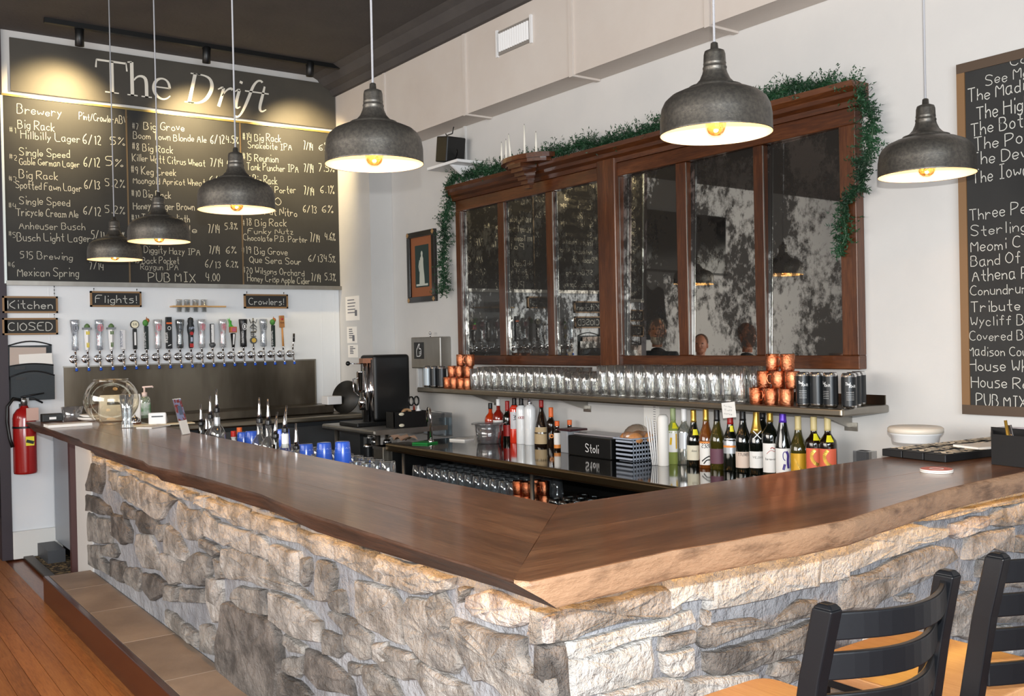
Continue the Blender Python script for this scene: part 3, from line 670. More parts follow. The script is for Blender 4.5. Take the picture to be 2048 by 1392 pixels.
ord_=['farthest and smallest of the four pendants hanging over the left arm of the bar','second farthest pendant over the left arm, overlapping the chalkboard middle','third pendant over the left arm, hanging before the chalkboard prices','nearest pendant over the left arm, hanging before the wall corner','largest pendant, hanging over the right arm in front of the mirror top','pendant over the right arm beside the right chalkboard']
for lb,(px,py,wd) in zip(ord_,((230,519,104),(318.5,483,120),(473.5,419.5,151),(749,328,196),(1432,268,222),(1853.5,350,185))):
    p=CAM+ray(px,py)*(F*.331/wd); pendant('pewter '+lb,p.x,p.y,p.z)
# ---- ceiling track with three heads
tr=thing('track_light','black ceiling track with three cylinder spot heads above the title board','track light',(7.3,-2.5,3.6))
a=onZ(88,41,ZC-.02); b=onZ(697,128,ZC-.02)
MB().box(a.x-.018,a.x+.018,b.y,a.y,ZC-.035,ZC-.0005).build('track',black,tr)
for (px,py) in ((159,75),(413,110),(620,138)):
    c=onX(px,py,a.x); ax=Vector((.16,-.02,-1))
    h=MB().lathe([(.001,.062),(.022,.062),(.03,.056),(.031,-.06),(.028,-.062),(.026,-.05),(.001,-.05)],c,20,axis=-ax,cap=(False,False)).build('spot_head',black,tr)
    MB().tube([c+Vector((0,0,.06)),(c.x,c.y,ZC-.034)],.006,8).box(c.x-.014,c.x+.014,c.y-.03,c.y+.03,ZC-.045,ZC-.034).build('swivel_stem',black,tr)
# ================================================================ MIRROR
mah=wood('mahogany','#2a140b','#47240f','#653a1e','Z',.3,.4); mahx=wood('mahogany_rail','#2a140b','#47240f','#653a1e','X',.3,.4)
mm=bpy.data.materials.new('antique_mirror'); mm.use_nodes=True; nt=mm.node_tree; N=nt.nodes; L=nt.links; N.clear()
out=N.new('ShaderNodeOutputMaterial'); gl=N.new('ShaderNodeBsdfGlossy'); gl.inputs['Roughness'].default_value=.015; gl.inputs['Color'].default_value=(.66,.66,.62,1)
df=N.new('ShaderNodeBsdfPrincipled'); df.inputs['Base Color'].default_value=lin('#15120f'); df.inputs['Roughness'].default_value=.35
tc=N.new('ShaderNodeTexCoord'); mp=N.new('ShaderNodeMapping'); mp.inputs['Scale'].default_value=(1,1,.75); oi=N.new('ShaderNodeObjectInfo'); k=N.new('ShaderNodeMath'); k.operation='MULTIPLY'; k.inputs[1].default_value=50; ad=N.new('ShaderNodeVectorMath')
L.new(oi.outputs['Random'],k.inputs[0]); L.new(tc.outputs['Object'],mp.inputs[0]); L.new(mp.outputs[0],ad.inputs[0]); L.new(k.outputs[0],ad.inputs[1])
n1=N.new('ShaderNodeTexNoise'); n1.inputs['Scale'].default_value=2.6; n1.inputs['Detail'].default_value=8; n1.inputs['Roughness'].default_value=.72; n2=N.new('ShaderNodeTexNoise'); n2.inputs['Scale'].default_value=22; n2.inputs['Detail'].default_value=6; n2.inputs['Roughness'].default_value=.7
for q in (n1,n2): L.new(ad.outputs[0],q.inputs['Vector'])
ma=N.new('ShaderNodeMath'); ma.operation='MULTIPLY_ADD'; ma.inputs[1].default_value=.55; L.new(n2.outputs['Fac'],ma.inputs[0]); L.new(n1.outputs['Fac'],ma.inputs[2])
mr=N.new('ShaderNodeMapRange'); mr.inputs[1].default_value=.69; mr.inputs[2].default_value=.80; mr.inputs[4].default_value=.92; L.new(ma.outputs[0],mr.inputs[0])
mx=N.new('ShaderNodeMixShader'); L.new(mr.outputs[0],mx.inputs[0]); L.new(gl.outputs[0],mx.inputs[1]); L.new(df.outputs[0],mx.inputs[2]); L.new(mx.outputs[0],out.inputs[0])
YF=-3.95
mir=thing('wall_mirror','wide dark mahogany framed wall mirror with six clouded antique panes','mirror',(4.45,YM,1.38))
px=[(6.103,5.636),(5.559,5.086),(5.011,4.536),(4.368,3.898),(3.818,3.347),(3.282,2.823)]
TA,TB=TILT
for a,b in px: 
    if a>4.4: MB().box(b-.008,a+.008,YM+.022,YM+.030,1.398,2.47).build('mirror_pane',mm,mir)
    else: MB().obox(((a+b)/2,YM+.030,1.934),(a-b+.012,.004,1.07),-TA,TB).build('mirror_pane',mm,mir)
MB().box(2.80,6.12,YM+.001,YM+.004,1.39,2.48).build('backboard',black,mir)
st_=[(6.165,6.103),(5.636,5.559),(5.086,5.011),(3.898,3.818),(3.347,3.282),(2.823,2.735)]
for a,b in st_: MB().box(b,a,YM+.002,YF+(.012 if a>6.1 or b<2.8 else 0),1.40,2.47).build('stile',mah,mir,bevel=.004)
MB().box(4.368,4.536,YM+.002,YF+.03,1.33,2.66).build('centre_pilaster',mah,mir,bevel=.01)
MB().box(2.735,6.165,YM+.002,YF+.008,1.335,1.40).build('bottom_rail',mahx,mir,bevel=.004)
MB().box(2.735,6.165,YM+.002,YF+.008,2.47,2.55).build('top_rail',mahx,mir,bevel=.004)
prof=[(0,2.55),(.02,2.55),(.025,2.575),(.045,2.59),(.05,2.61),(.075,2.63),(.08,2.655),(0,2.655)]
mb=MB(); mb.prism([Vector((2.70,YF+d,z)) for d,z in prof]+[Vector((2.70,YM+.002,2.655)),Vector((2.70,YM+.002,2.55))],(3.50,0,0)); mb.build('cornice',mahx,mir)
for a,b in px: MB().box(a-.003,a+.001,YF-.004,YF-.001,1.405,2.463).build('bevel_strip',M('strip_metal','#9c9a94',.3,1),mir)
# bracket shelf with candles in front of the cornice
cx=5.13; cs=thing('candle_bracket','small curved wooden bracket shelf on the mirror cornice','shelf',(cx,-3.87,2.55))
mb=MB()
pts=[(cx+.26*math.cos(a),-3.868+.15*math.sin(a)) for a in [math.pi*i/12 for i in range(13)]]
mb.prism([Vector((x,y,2.665)) for x,y in pts],(0,0,.03)); mb.prism([Vector((cx+(x-cx)*.85,-3.868+(y+3.868)*.85,2.645)) for x,y in pts],(0,0,.02)); mb.build('shelf_top',mahx,cs)
mb=MB()
for k in range(6):
    s=1-k/6; mb.box(cx-.05*s-.02,cx+.05*s+.02,-3.866,-3.866+.12*s+.01,2.645-(k+1)*.025,2.645-k*.025)
mb.build('corbel',mahx,cs)
wax=M('white_wax','#ece8dc',.5)
for i,(x_,y_,h) in enumerate(((1004,338,.13),(1013,336,.14),(1022,330,.17),(1050,330,.20),(1073,326,.13))):
    lb=['white taper candle at the left end of the bracket shelf','white taper candle second from the left on the bracket shelf','leaning white taper candle in the middle of the bracket shelf','tallest white taper candle on the bracket shelf','white taper candle at the right end of the bracket shelf'][i]
    p=onY(x_,y_,-3.80); t=thing('candle',lb,'candle',(p.x,-3.80,2.696),'candles on the mirror bracket'); lx=.02 if i==2 else 0
    MB().tube([(p.x,-3.80,2.696),(p.x+lx,-3.80,2.696+h)],[.009,.005],10).build('wax',wax,t); MB().tube([(p.x+lx,-3.80,2.696+h-.001),(p.x+lx,-3.80,2.706+h)],.0012,5).build('wick',ink,t)
# garland
gl_t=thing('garland','green artificial pine garland draped over the top and both sides of the mirror','garland',(4.4,-3.9,1.9))
pts=[onY(x,y,-3.925) for x,y in ((884,588),(890,560),(884,520),(892,480),(886,445),(903,400),(896,375),(908,355),(925,348),(945,352),(960,335),(975,345),(990,335),(1010,330),(1040,326),(1060,318),(1080,312),(1100,306),(1125,303),(1150,293),(1175,284),(1190,293),(1215,285),(1240,276),(1265,268),(1290,262),(1310,255),(1330,235),(1380,228),(1440,214),(1490,203),(1530,196),(1560,185),(1590,170),(1620,180),(1650,165),(1680,172),(1705,172),(1722,185),(1730,215),(1748,245),(1742,280),(1736,310),(1722,335),(1728,362),(1706,385),(1690,410),(1688,440),(1692,470),(1680,500),(1684,512))]
needle=M('pine_needle','#0b2a16',.6,col2='#224e2e',ns=9)
MB().tube(pts,.006,6).build('wire_core',M('wire_green','#20401f'),gl_t)
mb=MB(); L0=0
for a,b in zip(pts,pts[1:]):
    d=b-a; n=max(1,int(d.length/.0017)); 
    for i in range(n):
        c=a.lerp(b,i/n); dense=1
        ang=RN.uniform(0,6.28); t=d.normalized(); s1=t.cross(Vector((0,1,0))).normalized(); s2=t.cross(s1)
        out_=(s1*math.cos(ang)+s2*math.sin(ang)); ln=RN.uniform(.02,.075)*(.55+.95*abs(math.sin(c.x*21+c.z*17)))
        tip=c+out_*ln+t*RN.uniform(-.03,.03)
        if tip.y<-3.985: tip.y=-3.985
        # each sprig: needles off a twig
        for j in range(9):
            f=j/9; base=c.lerp(tip,f); q=Vector((RN.uniform(-1,1),RN.uniform(-1,1),RN.uniform(-1,1))).normalized()
            nd=(out_*.6+q).normalized()*.019; e=base+nd
            if e.y<-3.99: e.y=-3.99
            w_=nd.cross(Vector((RN.uniform(-1,1),RN.uniform(-1,1),RN.uniform(-1,1)))).normalized()*.0038
            mb.add([base-w_,base+w_,e],[(0,1,2)])
tag(mb.build('needles',needle,gl_t,recalc=False),kind='stuff')

# ---- speaker on white bracket, conduit, vent
t=thing('speaker','small black wall speaker tilted on a white bracket shelf','speaker',onY(900,325,-3.86))
c=onY(901,300,-3.86); MB().obox(c,(.15,.16,.185),0,0,-.16).build('cabinet',black,t,bevel=.008)
MB().tube([c+Vector((.06,.0,.13)),c+Vector((.05,.0,.115)),c+Vector((-.03,0,.115)),c+Vector((-.05,0,.16))],.004,6).build('mounting_wire',black,t)
MB().tube([c+Vector((-.08,.0,-.06)),c+Vector((-.12,.02,-.02)),c+Vector((-.13,.02,-.05)),c+Vector((-.085,.02,-.085))],.004,6).build('signal_cable',black,t)
t=thing('bracket_shelf','white bracket shelf holding the black speaker','shelf',(6.22,-3.93,2.8)); q=onY(910,330,-3.9)
MB().box(q.x-.22,q.x+.2,-3.999,-3.78,q.z-.02+.0,q.z).build('board',white,t)
mb=MB(); mb.prism([(q.x-.1,-3.999,q.z-.02),(q.x-.1,-3.80,q.z-.02),(q.x-.1,-3.999,q.z-.16)],(.02,0,0)); mb.build('brace',white,t)
p=onY(932,300,YM); MB().box(p.x-.012,p.x+.012,YM,YM+.015,2.62,3.10).build('wall_conduit',white_wall); tag(bpy.data.objects['wall_conduit'],'white painted conduit running down from the soffit to the mirror top','conduit')
A=onY(1000,68,YA);B=onY(1062,105,YA)
t=thing('air_vent','white slatted air vent in the soffit near the ceiling','vent',((A.x+B.x)/2,YA,3.42))
mb=MB(); x0,x1=5.0,5.335; z0,z1=3.425,3.545; mb.box(x0-.02,x1+.02,YA+.0005,YA+.006,z0-.02,z1+.02); mb.build('backing',M('vent_shadow','#8a857f'),t)
MB().box(x0-.03,x0-.012,YA+.0005,YA+.016,z0-.03,z1+.03).box(x1+.012,x1+.03,YA+.0005,YA+.016,z0-.03,z1+.03).build('vent_frame',white,t)
for i in range(13):
    x_=x0+(x1-x0)*(i+.5)/13; MB().obox((x_,YA+.012,(z0+z1)/2),(.017,.003,z1-z0),.6).build('slat',white,t)
# framed picture
A=onY(812,466,YM+.03);B=onY(870,607,YM+.03); x0,x1,z0,z1=B.x,A.x,1.825,2.39
t=thing('framed_picture','narrow black framed picture of a standing statue on the wall left of the mirror','picture',((x0+x1)/2,YM,z0))
mb=MB(); f_=.045; mb.box(x0,x1,YM+.001,YM+.03,z1-f_,z1).box(x0,x1,YM+.001,YM+.03,z0,z0+f_).box(x0,x0+f_,YM+.001,YM+.03,z0+f_,z1-f_).box(x1-f_,x1,YM+.001,YM+.03,z0+f_,z1-f_); mb.build('frame',M('black_lacquer','#15110f',.3,coat=.4),t,bevel=.004)
MB().box(x0+f_,x1-f_,YM+.001,YM+.012,z0+f_,z1-f_).build('mat_board',M('orange_mat','#8d5433',.7),t)
mx_=(x0+x1)/2; MB().box(mx_-.105,mx_+.105,YM+.012,YM+.014,z0+.12,z1-.11).build('print_ground',M('print_green','#1e3330',.6),t)
mb=MB()
S=[(0,.0,.075),(0,.05,.07),(.003,.12,.055),(.004,.17,.05),(.0,.205,.045),(-.002,.222,.02),(-.002,.245,.028),(-.002,.262,.012)]
ribbon(mb,[Vector((mx_+a,YM+.0150,z0+.145+b)) for a,b,c in S],[c*.55 for a,b,c in S],NY)
ribbon(mb,[Vector((mx_+.03,YM+.0150,z0+.145+.19)),Vector((mx_+.045,YM+.015,z0+.145+.14)),Vector((mx_+.035,YM+.015,z0+.145+.1))],[.008,.007,.006],NY)
mb.add([(mx_-.09,YM+.0149,z0+.13),(mx_+.09,YM+.0149,z0+.13),(mx_+.09,YM+.0149,z0+.146),(mx_-.09,YM+.0149,z0+.146)],[(0,1,2,3)])
mb.build('printed_statue',M('print_white','#b9bdb2',.6),t)
mb=MB()
for xx in (x0+.02,x1-.02):
    for zz in (z0+.02,z1-.02): mb.obox((xx,YM+.031,zz),(.03,.002,.03),0,0,.78)
mb.build('corner_ornament',M('ornament_tan','#a07c50',.5),t)
# stainless dispenser with hand-washing sticker
t=thing('steel_dispenser','small stainless wall dispenser with a black hand logo sticker, left of the mirror','dispenser',(6.58,YM,1.3))
MB().box(6.36,6.80,YM+.001,YM+.10,1.30,1.545).build('body',steel,t,bevel=.008)
MB().box(6.60,6.75,YM+.1,YM+.102,1.375,1.505).build('sticker',black,t)
mb=MB(); hx=6.675; HN=[(-.03,-.045),(.03,-.045),(.038,-.01),(.03,.02),(.012,.01),(.0,.03),(.018,.05),(.0,.052),(-.02,.02),(-.035,.0),(-.03,-.045)]
ribbon(mb,smooth([Vector((hx-a,YM+.1032,1.44+b)) for a,b in HN],2),.003,NY)
for k in range(3): ribbon(mb,[Vector((hx-.005,YM+.1032,1.40+k*.014)),Vector((hx-.032,YM+.1032,1.402+k*.014))],.0022,NY)
mb.build('hand_logo',white,t)
MB().lathe([(.001,-.012),(.01,-.008),(.012,.0),(.01,.008),(.001,.012)],(6.565,YM+.06,1.575),12,cap=(False,False)).lathe([(.004,0),(.004,.03)],(6.565,YM+.06,1.544),8).build('knob',chrome,t)
MB().box(6.80,6.83,YM+.001,YM+.04,1.13,1.32).build('switch_box',white,t,bevel=.004)

# ================================================================ SHELF ON THE MIRROR WALL
SZ=1.172; SY=-3.65
sh=thing('steel_shelf','long stainless wall shelf under the mirror carrying glasses and copper mugs','shelf',(4.45,YM,SZ-.04))
MB().box(2.66,6.25,YM+.001,SY-.01,SZ-.012,SZ).build('shelf_plate',steel_dark,sh)
mb=MB(); 
mb.bar([(2.62,SY-.004,SZ-.016),(6.275,SY-.004,SZ-.016)],(0,.013,0),(0,0,.018)); mb.build('front_roll',steel_rail,sh,bevel=.009,seg=3)
mb=MB(); mb.bar([(2.635,YM+.002,SZ-.016),(2.635,SY-.002,SZ-.016)],(.014,0,0),(0,0,.018)); mb.build('end_roll',steel,sh,bevel=.009,seg=3)
MB().box(2.64,6.25,YM+.001,YM+.008,SZ,SZ+.045).build('upstand',steel_dark,sh)
for xx in (5.75,4.75,2.82):
    mb=MB(); mb.prism([(xx,YM+.002,SZ-.013),(xx,SY-.03,SZ-.013),(xx,YM+.03,SZ-.11),(xx,YM+.002,SZ-.11)],(.012,0,0)); mb.box(xx-.03,xx+.04,YM+.001,YM+.006,SZ-.13,SZ-.09); mb.build('bracket',steel,sh)
# sticky note
p=onY(1458,820,SY+.012); MB().obox((p.x,SY+.013,p.z),(.085,.0012,.075),0,0,.12).build('note',paper); nt_=bpy.data.objects['note']; tag(nt_,'handwritten white note hanging from the steel shelf edge above the wine bottles','note')
mb=MB()
for k in range(3): write(mb,('Fri Nov','15 off','corks')[k],p+Vector((.03,.0016,.015-.018*k)),p+Vector((-.02,.0016,.011-.018*k)),.009,NY,wgt=.06)
mb.build('handwriting',ink,nt_)

gm=glass('mug_glass','#f4f4f2',1.0,.03,.16,.03,'#c9ccd0',flute=75)
def mug_proto(name,label,cat):
    t=thing(name,label,cat,(0,0,0),'clear glass mugs on the steel shelf')
    MB().lathe([(.030,0),(.031,.004),(.0335,.035),(.035,.09),(.037,.144),(.0355,.145),(.033,.09),(.031,.035),(.027,.012),(.001,.011)],(0,0,0),20,cap=(True,False),flute=.03,fn=10).build('body',gm,t)
    return t
proto=None; k=0
xx=onY(952,770,SY-.05).x; cols=[]; x_stop=onY(1490,790,SY-.05).x
while xx>x_stop:
    cols.append(xx); xx-=.0775
for ci,xx in enumerate(cols):
    for ri in range(3):
        yy=SY-.05-ri*.085+RN.uniform(-.004,.004)
        where=('front row','middle row','back row')[ri]
        lb='clear fluted beer glass in the %s on the steel shelf'%where
        x_=xx+RN.uniform(-.004,.004)-ri*.02; rz=RN.uniform(0,6); short=(1,1,1.08 if xx>4.62 else .92 if xx>4.33 else 1.22)
        if proto is None: proto=mug_proto('beer_glass',lb,'glass'); proto.location=(x_,yy,SZ+.0006); tag(proto,lb,'glass','clear beer glasses, front row of the steel shelf'); continue
        dup(proto,(x_,yy,SZ+.0006),rz,lb,'clear beer glasses, %s of the steel shelf'%where,short)
cop=M('hammered_copper','#f2a67c',.2,1,bump=.8,bs=90,bd=.005,col2='#d8784c',ns=20)
def copper_proto():
    t=thing('copper_mug','copper mug','mug',(0,0,0),'copper mugs')
    MB().lathe([(.028,0),(.031,.003),(.033,.04),(.0335,.079),(.0318,.080),(.030,.04),(.027,.006),(.001,.005)],(0,0,0),20,cap=(True,False)).build('cup',cop,t)
    MB().tube([(.032,0,.066),(.05,0,.064),(.057,0,.045),(.050,0,.024),(.033,0,.020)],.0038,8).build('handle',cop,t)
    return t
cp=None
rows=['bottom tier','middle tier','top tier']
def coppers(lst,side):
    global cp
    for i,(x_,y_,tier,rz) in enumerate(lst):
        lb='hammered copper mug on the %s of the %s stack on the steel shelf'%(rows[tier],side); gr='copper mugs, %s stack, %s'%(side,rows[tier])
        if cp is None:
            cp=copper_proto(); cp.location=(x_,y_,SZ+tier*.0805); cp.rotation_euler=(0,0,rz); tag(cp,lb,'mug',gr)
        else: dup(cp,(x_,y_,SZ+tier*.0805),rz,lb,gr)
def cx_(px_,Y): return onY(px_,770,Y).x
coppers([(cx_(q,-3.70),-3.70,0,r) for q,r in ((896,3.0),(909,.4),(923,5),(936,4.2))]+[(cx_(903,-3.79),-3.785,0,1),(cx_(925,-3.79),-3.785,0,1.2)]+[(cx_(q,-3.72),-3.72,1,r) for q,r in ((905,4.6),(920,.2),(938,3))]+[(cx_(q,-3.73),-3.73,2,r) for q,r in ((923,5.2),(941,.4))],'left')
coppers([(cx_(q,-3.70),-3.70,0,r) for q,r in ((1512,2.9),(1542,4.8),(1573,5.2))]+[(cx_(q,-3.79),-3.79,0,1) for q in (1525,1556)]+[(cx_(q,-3.71),-3.71,1,r) for q,r in ((1528,4.7),(1557,.3),(1585,5))]+[(cx_(q,-3.73),-3.73,2,r) for q,r in ((1546,3),(1576,5.1))],'right')
canm=M('can_black','#202326',.35,.2); silver=M('can_silver','#d6d8da',.18,1)
def can(x_,y_,z_,rz,label,group,txt=True,body=None,nm='beer_can'):
    t=thing(nm,label,'can',(x_,y_,z_),group)
    MB().lathe([(.024,0),(.031,.006),(.0325,.012),(.0325,.146),(.028,.156),(.0265,.158),(.0265,.155),(.001,.153)],(x_,y_,z_),24,cap=(True,False)).build('shell',silver,t)
    MB().lathe([(.0329,.016),(.0329,.141)],(x_,y_,z_),24,cap=(False,False)).build('label_wrap',body or canm,t)
    if txt:
        mb=MB(); R_=.0334
        def wr(s,u0,u1,v,h):
            m2=MB(); write(m2,s,(u0,0,v),(u1,0,v),h,NY,wgt=.06,jit=.01)
            mb.add([Vector((x_+R_*math.sin(rz+q.x/R_),y_+R_*math.cos(rz+q.x/R_),z_+q.z)) for q in m2.v],m2.f)
        wr('The',.020,.004,.105,.013); wr('/',.004,-.001,.095,.022); wr('Drift',-.002,-.024,.095,.012)
        for k in range(5): wr('-----',.016,-.016,.07-k*.008,.01)
        mb.build('printed_name',white,t,recalc=False)
    return t
# the tall cans
R6=[onY(x,790,-3.70) for x in ()]
lbs=['tall black beer can with a slashed white name, first right of the copper mugs','tall black beer can turned to its small print, second from the copper mugs','tall black beer can third from the copper mugs, its white name half turned away','large front black beer can with a white name at the shelf corner','tall black beer can behind the shelf corner can','tall black can at the far right end of the shelf, turned away']
pos=[(cx_(q,Y),Y,r,k) for q,Y,r,k in ((1606,-3.70,.0,1),(1634,-3.72,1.6,0),(1661,-3.715,.75,1),(1698,-3.69,-.15,1),(1707,-3.79,2,0),(1717,-3.88,2,0))]
for (x_,y_,rz,tq),lb in zip(pos,lbs): can(x_,y_,SZ,rz-.62,lb,'tall beer cans at the right shelf end',tq)
lb4=['pale grey side of a tall can at the left end of the steel shelf','second tall can from the left end of the steel shelf','third tall dark can from the left end of the steel shelf']
for i,((x_,y_),lb) in enumerate(zip([(cx_(q,-3.71),-3.71) for q in (856,869,884)],lb4)): can(x_,y_,SZ,2,lb,'tall beer cans at the left shelf end',False,M('can_grey','#a3adb4',.35,.2) if i==0 else None)

# ================================================================ BACK COUNTER
CZ=.81; CYF=-3.24
bc=thing('back_counter','long stainless back counter with polished top and dark rolled front under the mirror','counter',(4.2,-3.6,0))
ct=M('polished_steel_top','#86837d',.07,1,col2='#8b8882',ns=2)
MB().box(2.25,6.02,YM+.001,CYF-.012,CZ-.012,CZ).build('counter_top',ct,bc)
MB().bar([(2.2,CYF-.01,CZ-.026),(6.03,CYF-.01,CZ-.026)],(0,.016,0),(0,0,.027)).build('front_roll',M('bronze_edge','#8a775a',.32,1),bc,bevel=.012,seg=3)
MB().box(5.99,6.02,YM+.001,CYF-.03,.0,CZ-.013).build('side_panel',black,bc); MB().box(2.25,2.28,YM+.001,CYF-.03,0,CZ-.013).build('side_panel',black,bc)
MB().box(2.28,5.99,YM+.001,YM+.02,0,CZ-.013).build('back_panel',M('cooler_dark','#151515',.4),bc)
MB().box(2.28,5.99,YM+.02,CYF-.06,.50,.52).build('lower_shelf',steel_dark,bc)
MB().box(2.28,5.99,YM+.02,CYF-.05,.0,.06).build('plinth',black,bc)
for xx in (5.86,4.40,3.4): MB().tube([(xx,CYF-.045,.06),(xx,CYF-.045,CZ-.05)],.013,12).build('post',steel,bc)
# pint glasses upside down on the lower shelf
pg=glass('pint_glass','#eef2f4',1.0,.05,.14,.05,'#cfd8e0')
pt=None; n_=0
x_=5.80
while x_>4.68:
    for ri in range(4):
        y_=CYF-.115-ri*.095; z_=.521; lb='clear pint glass upside down under the back counter, in the %s row'%('first second third fourth'.split()[ri]); gr='pint glasses under the counter, %s row'%('first second third fourth'.split()[ri])
        if pt is None:
            pt=MB().lathe([(.043,0),(.0445,.001),(.0375,.09),(.031,.148),(.029,.150),(.001,.150)],(0,0,0),20,cap=(False,False)).build('pint_glass',pg,loc=(0,0,0)); pt.location=(x_,y_,z_); tag(pt,lb,'glass',gr)
        else: dup(pt,(x_+RN.uniform(-.004,.004)-ri*.02,y_,z_),0,lb,gr)
    x_-=.093
for i,(x_,y_) in enumerate(((4.64,-3.36),(4.565,-3.37),(4.49,-3.36),(4.60,-3.46),(4.52,-3.46))):
    for tier in (0,1):
        dup(cp,(x_,y_,.521+tier*.081),RN.uniform(0,6),'copper mug standing %s on the shelf under the back counter'%('upright above another' if tier else 'at the bottom'),'copper mugs under the counter, %s'%('upper' if tier else 'lower'))
wg=glass('wine_glass','#e8eef2',1.0,.05,.16)
w0=None
for i in range(14):
    for ri in range(3):
        x_=4.28-i*.088; y_=CYF-.11-ri*.10
        if x_<3.05: continue
        lb='stemless wine glass under the right half of the back counter, in the %s row'%('front','middle','rear')[ri]; gr='stemless glasses under the counter, %s row'%('front','middle','rear')[ri]
        if w0 is None:
            w0=MB().lathe([(.020,0),(.034,.014),(.041,.045),(.038,.085),(.033,.105),(.032,.105),(.037,.085),(.040,.045),(.032,.015),(.001,.006)],(0,0,0),18,cap=(True,False)).build('stemless_glass',wg,loc=(0,0,0)); w0.location=(x_,y_,.521); tag(w0,lb,'glass',gr)
        else: dup(w0,(x_,y_,.521),0,lb,gr)
# ================================================================ BOTTLES
gd=M('glass_dark','#0c0f0a',.06,0,coat=1,spec=.8); gbr=M('glass_brown','#1a0f08',.08,coat=1); gol=M('glass_olive','#3a3510',.08,coat=1); gch=M('wine_gold','#a07f1e',.08,coat=1); gam=M('glass_amber','#6a3912',.08,coat=1); gpg=M('glass_pale_green','#8d9a52',.08,coat=1)
gcl=glass('bottle_clear','#f0f3f0',1,.04,.16,.04)
def bottle(base,h,rad,label,group,body,cap,capn='screw_cap',kind='bord',lab=None,labz=(.1,.42),labw=2.2,txt=None,art=None,caph=.2,sticker=None,face=-2.1,txtmat=None,cat='bottle',nm='wine_bottle',lab2=None):
    """lab: label material; labz: label heights as parts of h; face: direction the label faces"""
    x,y,z=base; t=thing(nm,label,cat,(x,y,z),group); face=math.atan2(-y,-x)+RN.uniform(-.12,.12)
    nr=.014 if nm!='cordial_bottle' else .012
    if kind=='bord': P=[(rad*.96,0),(rad,.01*h),(rad,.58*h),(rad*.93,.635*h),(rad*.6,.69*h),(nr*1.1,.74*h),(nr,.8*h),(nr,.985*h),(nr*.9,.99*h)]
    elif kind=='burg': P=[(rad*.96,0),(rad,.01*h),(rad,.45*h),(rad*.95,.52*h),(rad*.75,.6*h),(rad*.5,.69*h),(nr*1.2,.76*h),(nr,.82*h),(nr,.985*h),(nr*.9,.99*h)]
    elif kind=='riesling': P=[(rad*.96,0),(rad,.01*h),(rad,.42*h),(rad*.86,.54*h),(rad*.6,.68*h),(nr*1.15,.82*h),(nr,.985*h),(nr*.9,.99*h)]
    elif kind=='round': P=[(rad*.95,0),(rad,.02*h),(rad,.52*h),(rad*.97,.58*h),(rad*.8,.65*h),(rad*.45,.71*h),(nr,.75*h),(nr,.985*h),(nr*.9,.99*h)]
    elif kind=='tall': P=[(rad*.97,0),(rad,.01*h),(rad,.74*h),(rad*.92,.79*h),(rad*.6,.83*h),(nr,.86*h),(nr,.985*h),(nr*.9,.99*h)]
    else: P=[(rad*.97,0),(rad,.01*h),(rad*.98,.3*h),(rad*.75,.5*h),(rad*.5,.66*h),(nr,.78*h),(nr,.985*h),(nr*.9,.99*h)]
    MB().lathe(P,(x,y,z),24).build('glass_body',body,t)
    def rat0(zz):
        for (r0,q0),(r1,q1) in zip(P,P[1:]):
            if q0<=zz<=q1: return r0+(r1-r0)*(zz-q0)/max(q1-q0,1e-9)
        return nr
    MB().lathe([(rat0(h*(1-caph)+h*caph*k/6)+.0012,h*(1-caph)+h*caph*k/6*.98) for k in range(7)]+[(nr*1.0,h),(.001,h)],(x,y,z),16,cap=(True,False)).build(capn,cap,t)
    def patch(z0,z1,wd,m,name,off=.0006,f0=face):
        def rat(zz):
            for (r0,q0),(r1,q1) in zip(P,P[1:]):
                if q0<=zz<=q1: return r0+(r1-r0)*(zz-q0)/max(q1-q0,1e-9)
            return rad
        n=12; mb=MB(); vs=[];zs=[z0+(z1-z0)*k/4 for k in range(5)]
        for zz in zs:
            r=rat(zz)+off
            for i in range(n+1):
                a=f0+wd*(i/n-.5); vs.append((x+r*math.cos(a),y+r*math.sin(a),z+zz))
        mb.add(vs,[(j*(n+1)+i,j*(n+1)+i+1,(j+1)*(n+1)+i+1,(j+1)*(n+1)+i) for j in range(4) for i in range(n)],True); mb.build(name,m,t,recalc=False)
    if lab: patch(labz[0]*h,labz[1]*h,labw,lab,'paper_label')
    if lab2: patch(lab2[0]*h,lab2[1]*h,labw,lab2[2],'label_band',.0010)
    if sticker: patch(sticker*h,sticker*h+.03,.9,M('sticker_yellow','#e8dc2a',.5),'price_sticker',.0012,face+.3)
    def onlab(m2,name,m):
        mb=MB(); r=rad+.0016
        mb.add([Vector((x+r*math.cos(face-q.x/r),y+r*math.sin(face-q.x/r),z+q.z)) for q in m2.v],m2.f); mb.build(name,m,t,recalc=False)
    if txt:
        m2=MB(); s,zz,hh,hw=txt; write(m2,s,(-hw,0,zz*h),(hw,0,zz*h),hh,Vector((0,-1,0)),wgt=.06,jit=.01); onlab(m2,'label_lettering',txtmat or ink)
    if art:
        m2=MB(); 
        for pts,wd in art[0]: ribbon(m2,smooth([Vector((a,0,b*h)) for a,b in pts],2),wd,Vector((0,-1,0)))
        onlab(m2,'label_drawing',art[1])
    return t
FACE=2.55   # towards the camera side
cream=M('label_cream','#d9d3bd',.6); wht=M('label_white','#eceae6',.6); gold=M('gold_foil','#c9a24a',.3,.8); coral=M('label_coral','#e0684a',.55); beige=M('cap_beige','#cdbb86',.45); tanl=M('label_tan','#b9a27c',.6)
